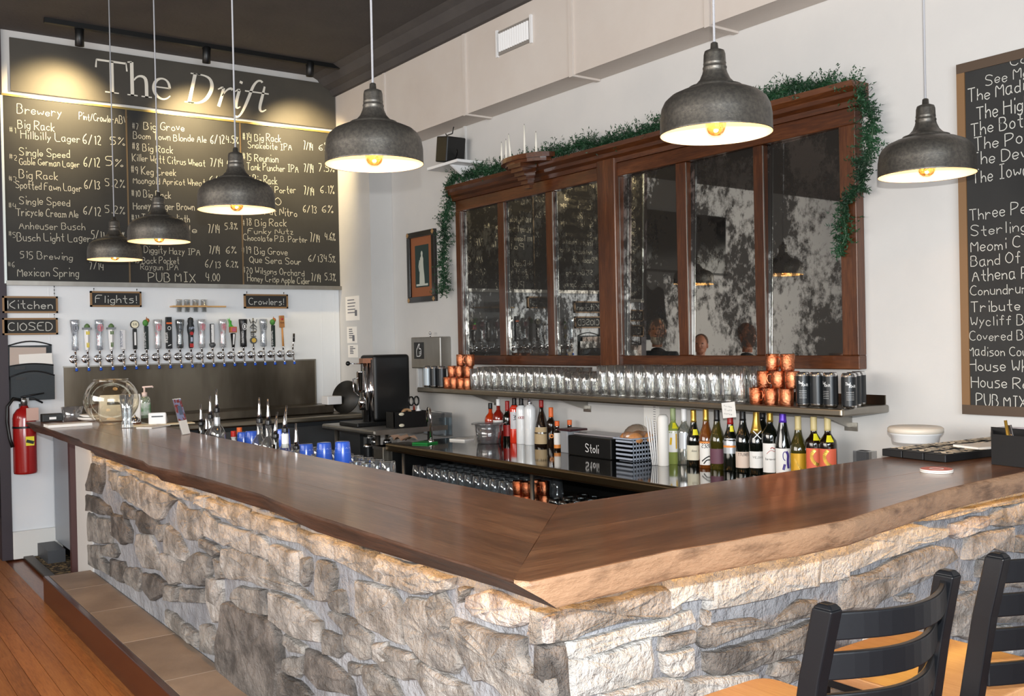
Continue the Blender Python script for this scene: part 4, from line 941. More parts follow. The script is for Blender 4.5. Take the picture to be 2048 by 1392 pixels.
blackc=M('cap_black','#141416',.35); orange=M('cap_orange','#e2682a',.45); redc=M('cap_red','#9c1a14',.4); purple=M('cap_purple','#5a35b8',.35,.3); silvl=M('label_silver','#b9bcc0',.35,.5); palec=M('cap_pale_green','#9aa87a',.5); mar=M('label_maroon','#6a4352',.6); gdl=M('label_gold','#d2a028',.4,.3); pinkl=M('label_blush','#dcc7b8',.6); orl=M('label_orange','#e08a3a',.5)
WB=-3.84
def wpos(px,Y=WB): p=onY(px,925,Y); return (p.x,Y,CZ)
def hgt(px,py,Y=WB): return onY(px,py,Y).z-CZ
crv=[([(.02,.40),(-.005,.34),(-.01,.24),(.01,.14),(.022,.12)],.004),([(.018,.36),(.0,.28),(.012,.2),(.02,.18)],.004)]
GR='wine bottles on the back counter'
W_=[(1347.7,816,'bord',gpg,palec,'pale green wine bottle with a white and yellow label, leftmost of the wine row',dict(lab=wht,labz=(.22,.6),art=([([(-.02,.28),(-.02,.55)],.008),([(.016,.35),(.012,.48)],.006)],M('art_yellow','#e6b92c',.5)),sticker=.64)),
(1369.7,817,'bord',gcl,white,'clear wine bottle with a silver white label, second of the wine row',dict(lab=silvl,labz=(.3,.58),labw=1.6)),
(1388.6,819.5,'burg',gd,gold,'dark wine bottle with a plain cream label and gold neck, third of the wine row',dict(lab=cream,labz=(.12,.38),sticker=.56,txt=('oak',.27,.012,.014))),
(1413.4,816,'burg',gam,gold,'amber rose wine bottle with black and white label and orange band',dict(lab=wht,labz=(.06,.42),txt=('ROSES',.345,.022,.03),lab2=(.42,.45,orl),art=([([(-.03,.22),(0,.2),(.03,.12)],.003),([(-.03,.12),(0,.16),(.02,.08)],.003)],ink))),
(1435.4,815,'burg',gol,blackc,'olive glass wine bottle with a plain maroon label right of the amber one',dict(lab=mar,labz=(.1,.34))),
(1462,822,'burg',gd,redc,'dark wine bottle with an oval silver label and orange band',dict(lab=silvl,labz=(.3,.55),lab2=(.40,.435,orl),sticker=.66)),
(1487,812,'burg',gd,blackc,'dark wine bottle with a pale blush label left of the champagne',dict(lab=pinkl,labz=(.08,.32),txt=('BRUTT',.26,.014,.024))),
(1527,808,'bord',gd,blackc,'dark wine bottle standing behind the champagne bottle',dict()),
(1514,806,'burg',gd,gold,'champagne bottle with gold foil neck and crossed ribbon, white label',dict(lab=wht,labz=(.1,.34),txt=('WYCLIFF',.24,.010,.026),caph=.40,art=([([(-.02,.64),(.02,.52)],.0025),([(.02,.64),(-.02,.52)],.0025)],white))),
(1541.5,814,'bord',gd,gold,'dark wine bottle with a tall white label and small red mark',dict(lab=wht,labz=(.06,.48),txt=('covered',.24,.012,.026),art=([([(-.02,.40),(-.005,.43),(.0,.40)],.002),([(-.02,.36),(0,.39),(.02,.33)],.0012)],M('art_red','#a83a30',.5)))),
(1567,812,'riesling',gd,purple,'dark wine bottle with purple neck and a drawn portrait on white label',dict(lab=wht,labz=(.05,.42),art=([([(-.012,.38),(-.022,.33),(-.018,.24),(-.022,.14)],.006),([(-.008,.38),(.004,.36),(.004,.28),(-.006,.25)],.002),([(-.004,.2),(.003,.12)],.006)],M('art_violet','#4a3a8a',.5)))),
(1597.5,832,'burg',gol,beige,'chardonnay bottle with a gold label and beige cap',dict(lab=gdl,labz=(.06,.42),art=([([(.02,.34),(.0,.2),(-.02,.12)],.005)],gold))),
(1628.8,833,'bord',gbr,beige,'red wine bottle with a coral label and gold swirl, second from the right',dict(lab=coral,labz=(.08,.52),art=([([(0,.5),(.018,.42),(.01,.32),(-.016,.26)],.008)],gold),sticker=.64)),
(1656.6,832,'bord',gbr,beige,'red wine bottle with a coral label and gold swirl, rightmost of the wine row',dict(lab=coral,labz=(.08,.52),art=([([(0,.5),(.018,.42),(.01,.32),(-.016,.26)],.008)],gold),sticker=.62))]
for px_,py_,kd,bd_,cp_,lb,kw in W_:
    Y=WB if px_!=1527 else -3.93
    b=wpos(px_,Y); bottle(b,min(.343,hgt(px_,py_,Y)),.041,lb,GR,bd_,cp_,kind=kd,face=FACE,caph=kw.pop('caph',.22),**kw)
# spirits near the left end
redl=M('liquor_red','#b2360f',.08,coat=1); liqo=M('liquor_orange','#d8331a',.15,coat=1); frost=M('frosted_white','#e9ebec',.3,coat=.5)
GS='spirit bottles at the left of the back counter'; SB=-3.88
S_=[(982,806,'round',redl,blackc,'amber red whiskey bottle with black cap, leftmost of the spirits',dict(lab=wht,labz=(.28,.42),rad=.042)),
(998,798,'round',M('liquor_deep','#7d1d12',.08,coat=1),white,'deep red whiskey bottle with a white cap',dict(lab=wht,labz=(.25,.5),rad=.042)),
(1016,802,'bord',gd,redc,'slim black wine bottle with a red band among the spirits',dict(lab=redc,labz=(.15,.42),rad=.034)),
(1030,796,'tall',liqo,blackc,'orange red vodka bottle with a grey label reading RE',dict(lab=M('label_grey','#c4c4c8',.5),labz=(.32,.8),txt=('RE',.52,.03,.014),rad=.034)),
(1044,796,'tall',frost,blackc,'frosted white vodka bottle with red print',dict(txt=('VODKA',.55,.018,.026),txtmat=redc,rad=.037)),
(1061,794,'tall',frost,chrome,'plain frosted white bottle right of the vodka',dict(rad=.039)),
(1084,800,'flare',gbr,redc,'wide shouldered dark liqueur bottle with tan label and red cap',dict(lab=tanl,labz=(.06,.42),rad=.052)),
(1103,815,'bord',gbr,orange,'dark bottle with orange neck and orange drawing',dict(art=([([(-.015,.3),(.0,.34),(.015,.3),(.0,.24),(-.015,.3)],.004)],orl),rad=.032))]
for px_,py_,kd,bd_,cp_,lb,kw in S_:
    p=onY(px_,880,SB); h=min(.343,onY(px_,py_,SB).z-CZ); bottle((p.x,SB,CZ),h,kw.pop('rad'),lb,GS,bd_,cp_,kind=kd,face=FACE,caph=.16 if kd!='bord' else .24,nm='spirit_bottle',**kw)
for px_,py_,Y,lb in ((1115,842,-3.80,'small brown bottle with orange cap and white label beside the black box'),(1140,840,-3.93,'small orange capped bottle standing behind the black box')):
    p=onY(px_,890,Y); bottle((p.x,Y,CZ),onY(px_,py_,Y).z-CZ,.023,lb,None,gbr,orange,kind='bord',lab=wht,labz=(.08,.6),lab2=(.08,.2,orl),face=FACE,caph=.17,nm='bitters_bottle')
# ---------------------------------------------------------------- things on the back counter
clr=glass('clear_plastic','#eceef0',.9,.12,.12,.10,'#c8c8cc')
p=onY(978,884,-3.74); t=thing('plastic_tub','clear plastic tub with wide rim in front of the whiskey bottles','tub',(p.x,-3.74,CZ))
MB().lathe([(.075,0),(.08,.003),(.095,.13),(.092,.13),(.077,.006),(.001,.005)],(p.x,-3.74,CZ),20,cap=(True,False)).build('bowl',clr,t)
MB().lathe([(.094,.128),(.12,.132),(.12,.138),(.094,.137)],(p.x,-3.74,CZ),20,cap=(False,False)).build('rim',clr,t)
p=onZ(950,878,CZ+.0); t=tag(MB().obox((p.x,-3.72,CZ+.006),(.14,.10,.012),.3).build('notepad',paper),'small white notepad left of the clear plastic tub','notepad')
# rubber drink mat box with script name
YK=-3.70; kx=lambda q,Y=YK:onY(q,890,Y).x
k1,k0=kx(1136),kx(1222); k0_=k0
t=thing('black_caddy','low black caddy with white script name and grey lid on the back counter','caddy',((k0+k1)/2,-3.79,CZ))
MB().box(k0,k1,-3.89,YK,CZ,CZ+.118).build('caddy_body',black,t,bevel=.006)
MB().box(k0-.06,k1+.02,-3.93,-3.76,CZ+.1185,CZ+.128).build('caddy_lid',M('lid_grey','#a8a3a5',.3),t,bevel=.004)
mb=MB(); write(mb,'Stoli',(kx(1171),YK+.0015,CZ+.03),(kx(1197),YK+.0015,CZ+.03),.05,NY,wgt=.055,sm=3); mb.build('script_name',white,t)
k1,k0=kx(1121,-3.74),kx(1135,-3.74)
t=thing('napkin_holder','small box with maroon top left of the black caddy','box',((k0+k1)/2,-3.8,CZ))
MB().box(k0,k1,-3.84,-3.74,CZ,CZ+.135).build('box_body',M('box_grey','#9a9ca0',.4),t,bevel=.004); MB().box(k0-.05,k1+.01,-3.86,-3.72,CZ+.136,CZ+.148).build('box_lid',M('lid_maroon','#3a1c20',.4),t,bevel=.003)
# grey basket with bread bag
c_=onZ(1264,925,CZ); c_=onY(1264,925,max(c_.y,-3.72)) ; bx0=c_.x; by1=c_.y; bx1=onY(1221,915,by1).x; by0=onX(1316,915,bx0).y;
if by0<-3.97: by0=-3.97
bx1=min(bx1,k0_-.03)
bm_=M('basket_grey','#a9b2c2',.45)
t=thing('plastic_basket','pale blue grey perforated plastic basket on the back counter','basket',((bx0+bx1)/2,(by0+by1)/2,CZ))
mb=MB(); H_=.125; th=.004
mb.box(bx0+.012,bx1-.012,by0+.012,by1-.012,CZ,CZ+.006)
def wall_holes(a,b,z0,z1,nx,nz,inset=.0):
    """lattice side panel between plan points a and b: bars leaving open holes"""
    a=Vector((*a,0));b=Vector((*b,0)); d=(b-a); l=d.length; d.normalize(); nrm_=Vector((-d.y,d.x,0))*th/2
    def brick(u0,u1,v0,v1):
        P=[a+d*u0,a+d*u1]; vs=[]
        for q in P:
            for s_ in (-1,1):
                for v_ in (v0,v1): vs.append(q+nrm_*s_+Vector((0,0,v_)))
        mb.add(vs,[(0,1,3,2),(4,6,7,5),(0,4,5,1),(2,3,7,6),(0,2,6,4),(1,5,7,3)])
    for i in range(nx+1): 
        u=l*i/nx; brick(max(0,u-.008),min(l,u+.008),z0,z1)
    for j in range(nz+1):
        v=z0+(z1-z0)*j/nz; brick(0,l,max(z0,v-.0065),min(z1,v+.0065))
wall_holes((bx0,by1),(bx1,by1),CZ+.004,CZ+H_,8,5); wall_holes((bx0,by0),(bx0,by1),CZ+.004,CZ+H_,9,5); wall_holes((bx1,by0),(bx1,by1),CZ+.004,CZ+H_,9,5); wall_holes((bx0,by0),(bx1,by0),CZ+.004,CZ+H_,8,5)
mb.build('lattice_body',bm_,t)
mb=MB(); z=CZ+H_
mb.box(bx0-.012,bx1+.012,by1,by1+.012,z,z+.008).box(bx0-.012,bx1+.012,by0-.012,by0,z,z+.008).box(bx0-.012,bx0,by0,by1,z,z+.008).box(bx1,bx1+.012,by0,by1,z,z+.008); mb.build('rim',bm_,t)
t=thing('bread_bag','bag of orange brown buns lying in the grey basket','bag',(4.08,-3.74,CZ+.02))
mb=MB(); bun=M('bun_brown','#b06a34',.5,col2='#d9a06a',ns=12)
for (x_,y_,z_,r_) in [(bx0+(bx1-bx0)*u,by0+(by1-by0)*v,.145,.048) for u,v in ((.3,.3),(.3,.7),(.7,.3),(.7,.7),(.5,.5))]: mb.ell((x_,y_,CZ+z_-.02),(r_*1.1,r_,r_*.8))
mb.build('buns',bun,t); MB().ell(((bx0+bx1)/2,(by0+by1)/2,CZ+.135),((bx1-bx0)*.46,(by1-by0)*.46,.07),20,10).build('clear_bag',glass('bag_film','#f4f0ea',.9,.25,.12,.12,'#c9a88a',flute=30),t)
# straws and roll beside the wine
t=thing('paper_roll','upright white paper bag of straws between the basket and the wine bottles','straw bag',(3.83,-3.72,CZ))
p=onY(1327,920,-3.74); MB().lathe([(.028,0),(.03,.003),(.03,.26),(.02,.275),(.018,.275)],(p.x,-3.74,CZ),14).build('roll',paper,t)
for k in range(4): MB().tube([(p.x+.035+k*.004,-3.73+k*.008,CZ+.001),(p.x+.055+k*.014,-3.74+k*.01,CZ+.235+.01*k)],.004,8).build('straw',white,t)
A=onY(1288,812,YM);B=onY(1320,868,YM)
t=thing('posted_paper','printed sheet of paper taped to the wall behind the straws','paper',((A.x+B.x)/2,YM,B.z)); MB().box(B.x,A.x,YM+.0006,YM+.002,B.z-.02,SZ-.02).build('sheet',paper,t)
mb=MB()
for k in range(16): ribbon(mb,[Vector((A.x-.08,YM+.003,SZ-.06-k*.014)),Vector((B.x+.03,YM+.003,SZ-.06-k*.014))],.0016,NY)
mb.build('printed_lines',M('print_grey','#6a6a70',.7),t)
# white round tub at the right, napkin box on the back counter
YT=-3.70; c=onY(1831,870,YT); wd=102*mpp(c)/2; t=thing('white_tub','round white plastic tub with lid behind the black letter trays','tub',(c.x,YT,TZ))
zt=onY(1831,853,YT).z
MB().lathe([(wd*.84,TZ),(wd*.86,TZ+.003),(wd*.9,TZ+(zt-TZ)*.42),(wd*.97,TZ+(zt-TZ)*.42+.006),(wd,zt-.02),(wd*.98,zt-.018),(.001,zt-.018)],(c.x,YT,0),36,cap=(True,False)).build('tub_body',white,t)
MB().lathe([(wd*1.0,zt-.024),(wd*1.03,zt-.022),(wd*1.03,zt-.006),(wd*.96,zt),(.001,zt)],(c.x,YT,0),36,cap=(True,False)).build('lid',M('lid_beige','#d9cfc0',.4),t)
p=onY(1730,915,-3.80); t=thing('glass_holder','small clear holder with dark card on the back counter beside the bar end','holder',(p.x,-3.8,CZ))
MB().box(p.x-.04,p.x+.04,-3.83,-3.77,CZ,p.z+.03).build('holder_body',clr,t); MB().box(p.x-.02,p.x+.03,-3.82,-3.78,CZ+.004,p.z+.03).build('dark_card',M('card_blue','#2b3238',.5),t)

# ================================================================ ON THE BAR, RIGHT ARM
# letter trays: three black boards with cream letters
A=onZ(1763,912,TZ); B=onZ(1892,926,TZ); 
ux=(B-A); ux.z=0; wdt=ux.length; ux.normalize(); uy=Vector((ux.y,-ux.x,0)); 
if uy.y>0: uy=-uy
t=thing('letter_tray','low black felt letter tray with rows of cream and red letters lying on the bar','letter board',(A+B)/2)
hh=.026; ln=.78
def tp(u,v,z): return A+ux*u+uy*v+Vector((0,0,z))
for i in range(3):
    u0=wdt*i/3+.002; u1=wdt*(i+1)/3-.002; v1=ln if i<2 else ln*.75
    mb=MB(); mb.prism([tp(u0,0,.001),tp(u1,0,.001),tp(u1,v1,.001),tp(u0,v1,.001)],(0,0,hh)); mb.build('tray',M('felt_black','#0b0b0d',.6),t,bevel=.002,seg=1)
mb=MB(); mr_=MB()
for i in range(3):
    for j in range(5 if i<2 else 3):
        u0=wdt*i/3+.02; u1=wdt*(i+1)/3-.015; v=.03+j*.15
        words='EL FINAL ROUTE MERCH WINE'.split(); tgt=mr_ if (j==4) else mb
        m2=MB(); write(m2,'MENU' if j%2 else 'SALE',(0,0,0),(.125,0,0),.062,NZ,up=Vector((0,1,0)),wgt=.14,jit=.0,sm=0)
        tgt.add([tp(u0+q.y*.9+.0,v+q.x,hh+.003) for q in m2.v],m2.f)
mb.build('cream_letters',M('letter_cream','#fff2d8',.5),t,recalc=False); mr_.build('red_letters',M('letter_red','#b03030',.5),t,recalc=False)
p=tp(wdt*.8,.30,hh+.006); t=tag(MB().obox(p+Vector((.0,-.03,.0)),(.12,.22,.008),-.3).build('booklet',paper),'open white booklet lying on the black letter tray','booklet')
# coasters
p=onZ(1873,944,TZ); cm=M('coaster_white','#e9e6df',.6); cr_=M('coaster_red','#c6432f',.5,col2='#d97a62',ns=60)
for k,lb in enumerate(('bottom coaster of the small stack near the right end of the bar','top red printed coaster of the small stack near the right end of the bar')):
    t=thing('coaster',lb,'coaster',(p.x,p.y,TZ+.0055*k),'stacked coasters'); MB().lathe([(.049,.0003),(.05,.001),(.05,.0045),(.049,.005)],(p.x,p.y,TZ+.0055*k),32).build('pulp_disc',cm,t)
    if k: MB().lathe([(.0485,.0052),(.0485,.0056)],(p.x,p.y,TZ+.0055*k),32).build('red_print',cr_,t); MB().lathe([(.022,.0057),(.022,.006),(.018,.006),(.018,.0057)],(p.x,p.y,TZ+.0055*k),24,cap=(False,False)).build('printed_ring',cm,t)
# black box at the frame edge
A=onZ(1983,929,TZ); B=onZ(2090,941,TZ); e1=(B-A); e1.z=0; e1.normalize(); e2=Vector((A.x,A.y,0)).normalized(); hb=onX(1983,868,A.x).z-TZ; wb=.22; db=.17
t=thing('black_box','square black open box holding napkins and pens at the right end of the bar','box',A)
bx=MB()
def pl(u0,u1,v0,v1,h0,h1): bx.prism([A+e1*u0+e2*v0+Vector((0,0,h0)),A+e1*u1+e2*v0+Vector((0,0,h0)),A+e1*u1+e2*v1+Vector((0,0,h0)),A+e1*u0+e2*v1+Vector((0,0,h0))],(0,0,h1-h0))
pl(0,wb,0,db,.001,.01); pl(0,wb,0,.008,.01,hb); pl(0,wb,db-.008,db,.01,hb+.01); pl(0,.008,.008,db-.008,.01,hb); pl(wb-.008,wb,.008,db-.008,.01,hb); bx.build('box_shell',M('felt_black','#17181b'),t)
q=A+e1*.075+e2*.06
MB().tube([q+Vector((0,0,.012)),q-e1*.02+Vector((0,0,hb+.045))],.005,8).build('pen',gold,t)
q=q+e1*.02
MB().tube([q+Vector((0,0,.012)),q-e1*.025+Vector((0,0,hb+.03))],.006,8).build('pen',chrome,t)
t=thing('plastic_lid_stack','stack of clear plastic lids behind the black box','lids',(2.2,-3.6,TZ)); p=onY(1975,868,-3.75)
for k in range(5): MB().box(p.x-.06,p.x+.03,-3.93,-3.84,TZ+.0005+k*.013,TZ+.0115+k*.013).build('lid',M('lid_clear','#c8bcc4',.25),t,bevel=.004,seg=1)
# ================================================================ TAP WALL
A=onX(127,731,W-.01);B=onX(629,722,W-.01)
t=thing('steel_backsplash','tall stainless backsplash sheet on the wall below the taps','backsplash',(W,(A.y+B.y)/2,.92))
MB().box(W-.014,W-.0046,B.y,A.y,.9265,1.372).build('sheet',steel_dark,t)
MB().box(W-.020,W-.0046,B.y-.004,A.y+.004,1.372,1.382).build('edge_trim',steel,t); MB().box(W-.020,W-.0046,B.y-.01,B.y-.001,.9265,1.38).build('edge_trim',steel,t)
# back bar cooler
t=thing('bottle_cooler','long low stainless topped cooler with a rounded counter edge under the taps','cooler',(7.5,-2.6,0))
MB().box(7.26,W-.02,-3.70,-1.46,.10,.905).build('cooler_body',M('cooler_grey','#3c3f42',.35,.5),t,bevel=.006)
MB().box(7.20,W-.015,-3.75,-1.45,.906,.925).build('cooler_top',steel_dark,t)
MB().bar([(7.20,-3.76,.915),(7.20,-1.44,.915)],(.018,0,0),(0,0,.02)).build('rolled_edge',steel_rail,t,bevel=.012,seg=3)
MB().box(7.55,W-.022,-3.58,-1.5,.926,1.0).build('raised_ledge',steel_dark,t,bevel=.01)
MB().box(7.3,W-.03,-3.66,-1.50,0,.099).build('kick_plate',black,t)
MB().box(7.28,W-.03,-1.458,-1.452,.11,.90).build('side_panel',M('side_grey','#9aa0a8',.4,.3),t)
for k in range(3): MB().box(7.246,7.259,-3.66+k*.73,-2.97+k*.73,.13,.86).build('cooler_door',M('door_steel','#6f7173',.3,.8),t,bevel=.004)
# beer taps
hb='beer taps on the wall'
def tapper(y,label,kind,lean=0):
    X=W-.005; z=1.432; t=thing('beer_tap',label,'tap',(X,y,z),None)
    MB().lathe([(.030,0),(.032,.004),(.030,.016),(.018,.018),(.001,.018)],(X,y,z),20,axis=(-1,0,0),cap=(False,False)).build('flange',chrome,t)
    MB().tube([(X-.016,y,z),(X-.075,y,z)],.010,12).ell((X-.078,y,z),(.017,.017,.017)).tube([(X-.078,y,z+.01),(X-.084,y,z-.03),(X-.10,y,z-.062),(X-.104,y,z-.072)],[.012,.010,.008,.007],10).tube([(X-.078,y,z+.012),(X-.076,y,z+.045)],[.008,.006],8).build('faucet',chrome,t)
    MB().tube([(X-.103,y,z-.068),(X-.107,y,z-.088)],[.009,.010],10).build('blue_cap',M('cap_blue','#1e58c8',.4),t)
    hx=X-.076; z0=z+.04
    MB().lathe([(.007,0),(.008,.02),(.012,.03)],(hx,y,z0-.004),12).build('ferrule',chrome,t)
    b=z0+.026
    def T_(s,za,zb,h,m,off,wd=0):
        """letters running up the handle"""
        m2=MB(); write(m2,s,(hx-off,y+h/2,za),(hx-off,y+h/2,zb),h,NX,up=Vector((0,1,0))*1.0,wgt=.07,jit=.0,sm=1); m2.build('handle_lettering',m,t,recalc=False)
    if kind[0]=='pint':
        m,pm=kind[1],kind[2]
        pr=[(.024,0),(.027,.004),(.0265,.04),(.024,.08),(.026,.13),(.033,.19),(.0355,.222),(.033,.226)]
        MB().lathe(pr,(hx,y,b),24).build('pint_handle',m,t)
        mb=MB(); ribbon(mb,smooth([Vector((hx-.037,y+.018*math.cos(a),b+.165+.026*math.sin(a))) for a in [i*math.pi/5 for i in range(11)]],1),.0022,NX); ribbon(mb,[Vector((hx-.037,y,b+.15)),Vector((hx-.037,y,b+.18))],.006,NX); mb.build('crest',pm,t,recalc=False)
        T_(kind[3],b+.035,b+.125,.016,pm,.0285)
    elif kind[0]=='taper':
        MB().lathe([(.014,0),(.016,.01),(.023,.15),(.025,.152),(.001,.153)],(hx,y,b),4,cap=(True,False),sm=False).build('taper_handle',white,t)
        MB().box(hx-.02,hx+.02,y-.031,y+.031,b+.153,b+.168).build('grey_collar',M('collar_grey','#7f858a',.4),t); MB().lathe([(.022,0),(.02,.014),(.010,.026),(.001,.03)],(hx,y,b+.168),16,cap=(True,False)).build('leaf_dome',M('dome_green','#5c7a4a',.5),t)
        mb=MB(); mb.box(hx-.0205,hx-.019,y-.012,y+.012,b+.115,b+.14).box(hx-.0165,hx-.0150,y-.009,y+.009,b+.02,b+.055); mb.build('label_patch',kind[1],t)
    elif kind[0]=='light':
        MB().box(hx-.01,hx+.01,y-.016,y+.016,b,b+.15).build('slab_handle',M('slab_white','#d9dadc',.3),t,bevel=.004); T_('BUSCH LIGHT',b+.02,b+.14,.016,M('print_blue','#4a5a80',.5),.0105)
    elif kind[0]=='disc':
        MB().box(hx-.009,hx+.009,y-.015,y+.015,b,b+.155).build('bar_handle',black,t,bevel=.002); MB().box(hx-.0105,hx-.009,y-.007,y+.007,b+.03,b+.13).build('label_strip',white,t)
        MB().lathe([(.032,-.008),(.032,.008)],(hx,y,b+.188),24,axis=(-1,0,0)).build('disc_rim',black,t); MB().lathe([(.027,.0081),(.027,.009)],(hx,y,b+.188),24,axis=(-1,0,0)).build('disc_face',M('disc_cream','#e6dfc4',.5),t)
        mb=MB(); write(mb,'515',(hx-.0105,y+.014,b+.182),(hx-.0105,y-.014,b+.182),.014,NX,wgt=.08,jit=0); mb.build('disc_lettering',ink,t,recalc=False)
    elif kind[0]=='grove':
        MB().box(hx-.012,hx+.012,y-.014,y+.014,b-.004,b+.175).build('block_handle',M('block_black','#16231f',.4),t,bevel=.002); T_('BIG GROVE',b+.01,b+.13,.017,white,.0125)
        MB().ell((hx,y+.004,b+.20),(.022,.022,.026)).build('hop_green',M('hop','#4b8a3a',.5,bump=.8,bs=60),t); MB().ell((hx,y-.012,b+.218),(.016,.014,.018)).tube([(hx,y,b+.22),(hx,y-.006,b+.245)],.003,6).build('bird_brown',M('bird','#a0622e',.5),t)
    elif kind[0]=='apricot':
        MB().box(hx-.014,hx+.014,y-.022,y+.022,b-.002,b+.245).build('tall_handle',black,t,bevel=.002); MB().box(hx-.0155,hx-.014,y-.0215,y+.0215,b+.19,b+.203).build('orange_band',orange,t)
        T_('APRICOT',b+.045,b+.125,.026,white,.0155)
        mb=MB(); ribbon(mb,smooth([Vector((hx-.0158,y+.012*math.cos(a),b+.158+.014*math.sin(a))) for a in [i*math.pi/4 for i in range(9)]],1),.002,NX); ribbon(mb,[Vector((hx-.0158,y+.012,b+.02)),Vector((hx-.0158,y-.012,b+.03))],.003,NX); mb.build('round_badge',white,t,recalc=False)
    elif kind[0]=='raptor':
        MB().lathe([(.016,0),(.019,.02),(.020,.10),(.027,.135),(.028,.17),(.020,.195),(.024,.21),(.02,.235),(.001,.243)],(hx,y,b),16,cap=(True,False)).build('carved_handle',M('carved_black','#1a2024',.35,bump=.6,bs=60),t)
        MB().box(hx-.0215,hx-.015,y-.014,y+.014,b+.005,b+.035).lathe([(.015,0),(.013,.003)],(hx-.024,y,b+.115),16,axis=(-1,0,0)).build('red_badge',M('badge_red','#b02a28',.45),t)
        mb=MB(); write(mb,'FURY',(hx-.0285,y+.02,b+.145),(hx-.0285,y-.02,b+.15),.018,NX,wgt=.08,jit=0); ribbon(mb,[Vector((hx-.021,y,b+.05)),Vector((hx-.0212,y,b+.085))],.008,NX); mb.build('printed_badge',M('badge_blue','#aab4c8',.5),t,recalc=False)
    elif kind[0]=='raygun':
        MB().box(hx-.01,hx+.01,y-.015,y+.015,b+.03,b+.19).build('bar_handle',black,t,bevel=.002); MB().box(hx-.0115,hx-.010,y-.011,y+.011,b+.04,b+.185).build('label_strip',white,t); T_('RAYGUN IPA',b+.045,b+.18,.014,ink,.0120)
        MB().lathe([(.012,0),(.024,.012),(.026,.03),(.018,.034)],(hx,y,b),12).build('cup_base',M('cup_grey','#4c4f52',.5),t)
    elif kind[0]=='palm':
        MB().lathe([(.011,0),(.013,.02),(.021,.115),(.001,.118)],(hx,y,b-.004),16,cap=(True,False)).build('cone_handle',black,t); mb=MB(); ribbon(mb,[Vector((hx-.0145,y+.002,b+.02)),Vector((hx-.022,y,b+.105))],[.004,.008],NX); mb.build('silver_panel',white,t,recalc=False)
        MB().box(hx-.024,hx+.02,y-.026,y+.026,b+.118,b+.165).build('orange_crate',M('crate_orange','#b86a3a',.5),t,bevel=.003); MB().box(hx-.0255,hx-.024,y-.015,y+.015,b+.126,b+.157).build('crate_label',M('crate_pink','#c05a7a',.5),t)
        mb=MB(); 
        for k in range(7): 
            a=.25+k*.17; mb.add([(hx,y+.012+.006*k-.02,b+.165),(hx,y+.02+.006*k-.02,b+.165),(hx+.002,y+.03-.02+math.cos(a)*.03,b+.165+.07*math.sin(a+.5)+.01)],[(0,1,2)])
            mb.tube([(hx,y+.01,b+.16+.008*k),(hx+.004,y+.026+.003*k,b+.17+.010*k)],[.004,.002],5)
        mb.build('green_fronds',M('frond','#5cc04a',.45),t)
    elif kind[0]=='letters':
        m=M('pewter_letters','#6e6f70',.4,.7); mb=MB()
        for i,ch in enumerate('EDAW'):
            zb_=b+.085+i*.036; w_=.022+.0035*i; 
            for stt in G[ch].split():
                P=[Vector((hx-.004,y+w_-w_*2*int(stt[j])/6,zb_+(int(stt[j+1])-2)/7*.032)) for j in range(0,len(stt),2)]; mb.tube(P,.0045,5,sm=False)
        mb.tube([(hx,y,b),(hx,y,b+.235)],.005,6); mb.build('metal_letters',m,t)
        MB().lathe([(.028,-.008),(.028,.008)],(hx,y,b+.052),20,axis=(-1,0,0)).build('round_base',M('cup_grey'),t); MB().lathe([(.019,.0081),(.019,.010)],(hx,y,b+.052),20,axis=(-1,0,0)).build('gold_disc',gold,t)
    elif kind[0]=='stick':
        MB().tube([(hx,y,b),(hx,y+.006,b+.16)],[.009,.007],8).build('stick_handle',M('stick_wood','#c58a4c',.5),t); MB().obox((hx,y+.008,b+.205),(.016,.044,.10),0,-.03).build('wood_plaque',M('plaque_wood','#b8814a',.5,col2='#a06a38',ns=20),t,bevel=.003)
        mb=MB(); mb.ell((hx-.0085,y+.008,b+.225),(.002,.010,.009)); mb.build('red_apple',M('badge_red'),t); mb=MB(); write(mb,'WILSONS',(hx-.0095,y+.024,b+.192),(hx-.0095,y-.008,b+.19),.009,NX,wgt=.08,jit=0); mb.build('burnt_lettering',M('burnt','#5a3418',.6),t,recalc=False)
    elif kind[0]=='lever':
        MB().tube([(hx,y,z0),(hx-.004,y-.008,z0+.10)],[.006,.006],8).build('lever',chrome,t); MB().tube([(hx-.004,y-.008,z0+.06),(hx-.006,y-.010,z0+.13)],.0085,10).build('lever_grip',blackc,t)
    return t
pink=M('print_pink','#d06a78',.5); prg=M('print_dark','#5a6068',.5); gcl2=glass('handle_clear','#dfe4ea',1,.06,.16,.38,'#aeb6c0'); gcl3=glass('handle_clear_light','#eef0f2',1,.06,.16,.45,'#c6c8cc'); gsm=glass('handle_smoke','#8a9298',1,.08,.14,.6,'#50585c')
ya=onX(151,715,W-.08).y; yb=onX(586,712,W-.08).y
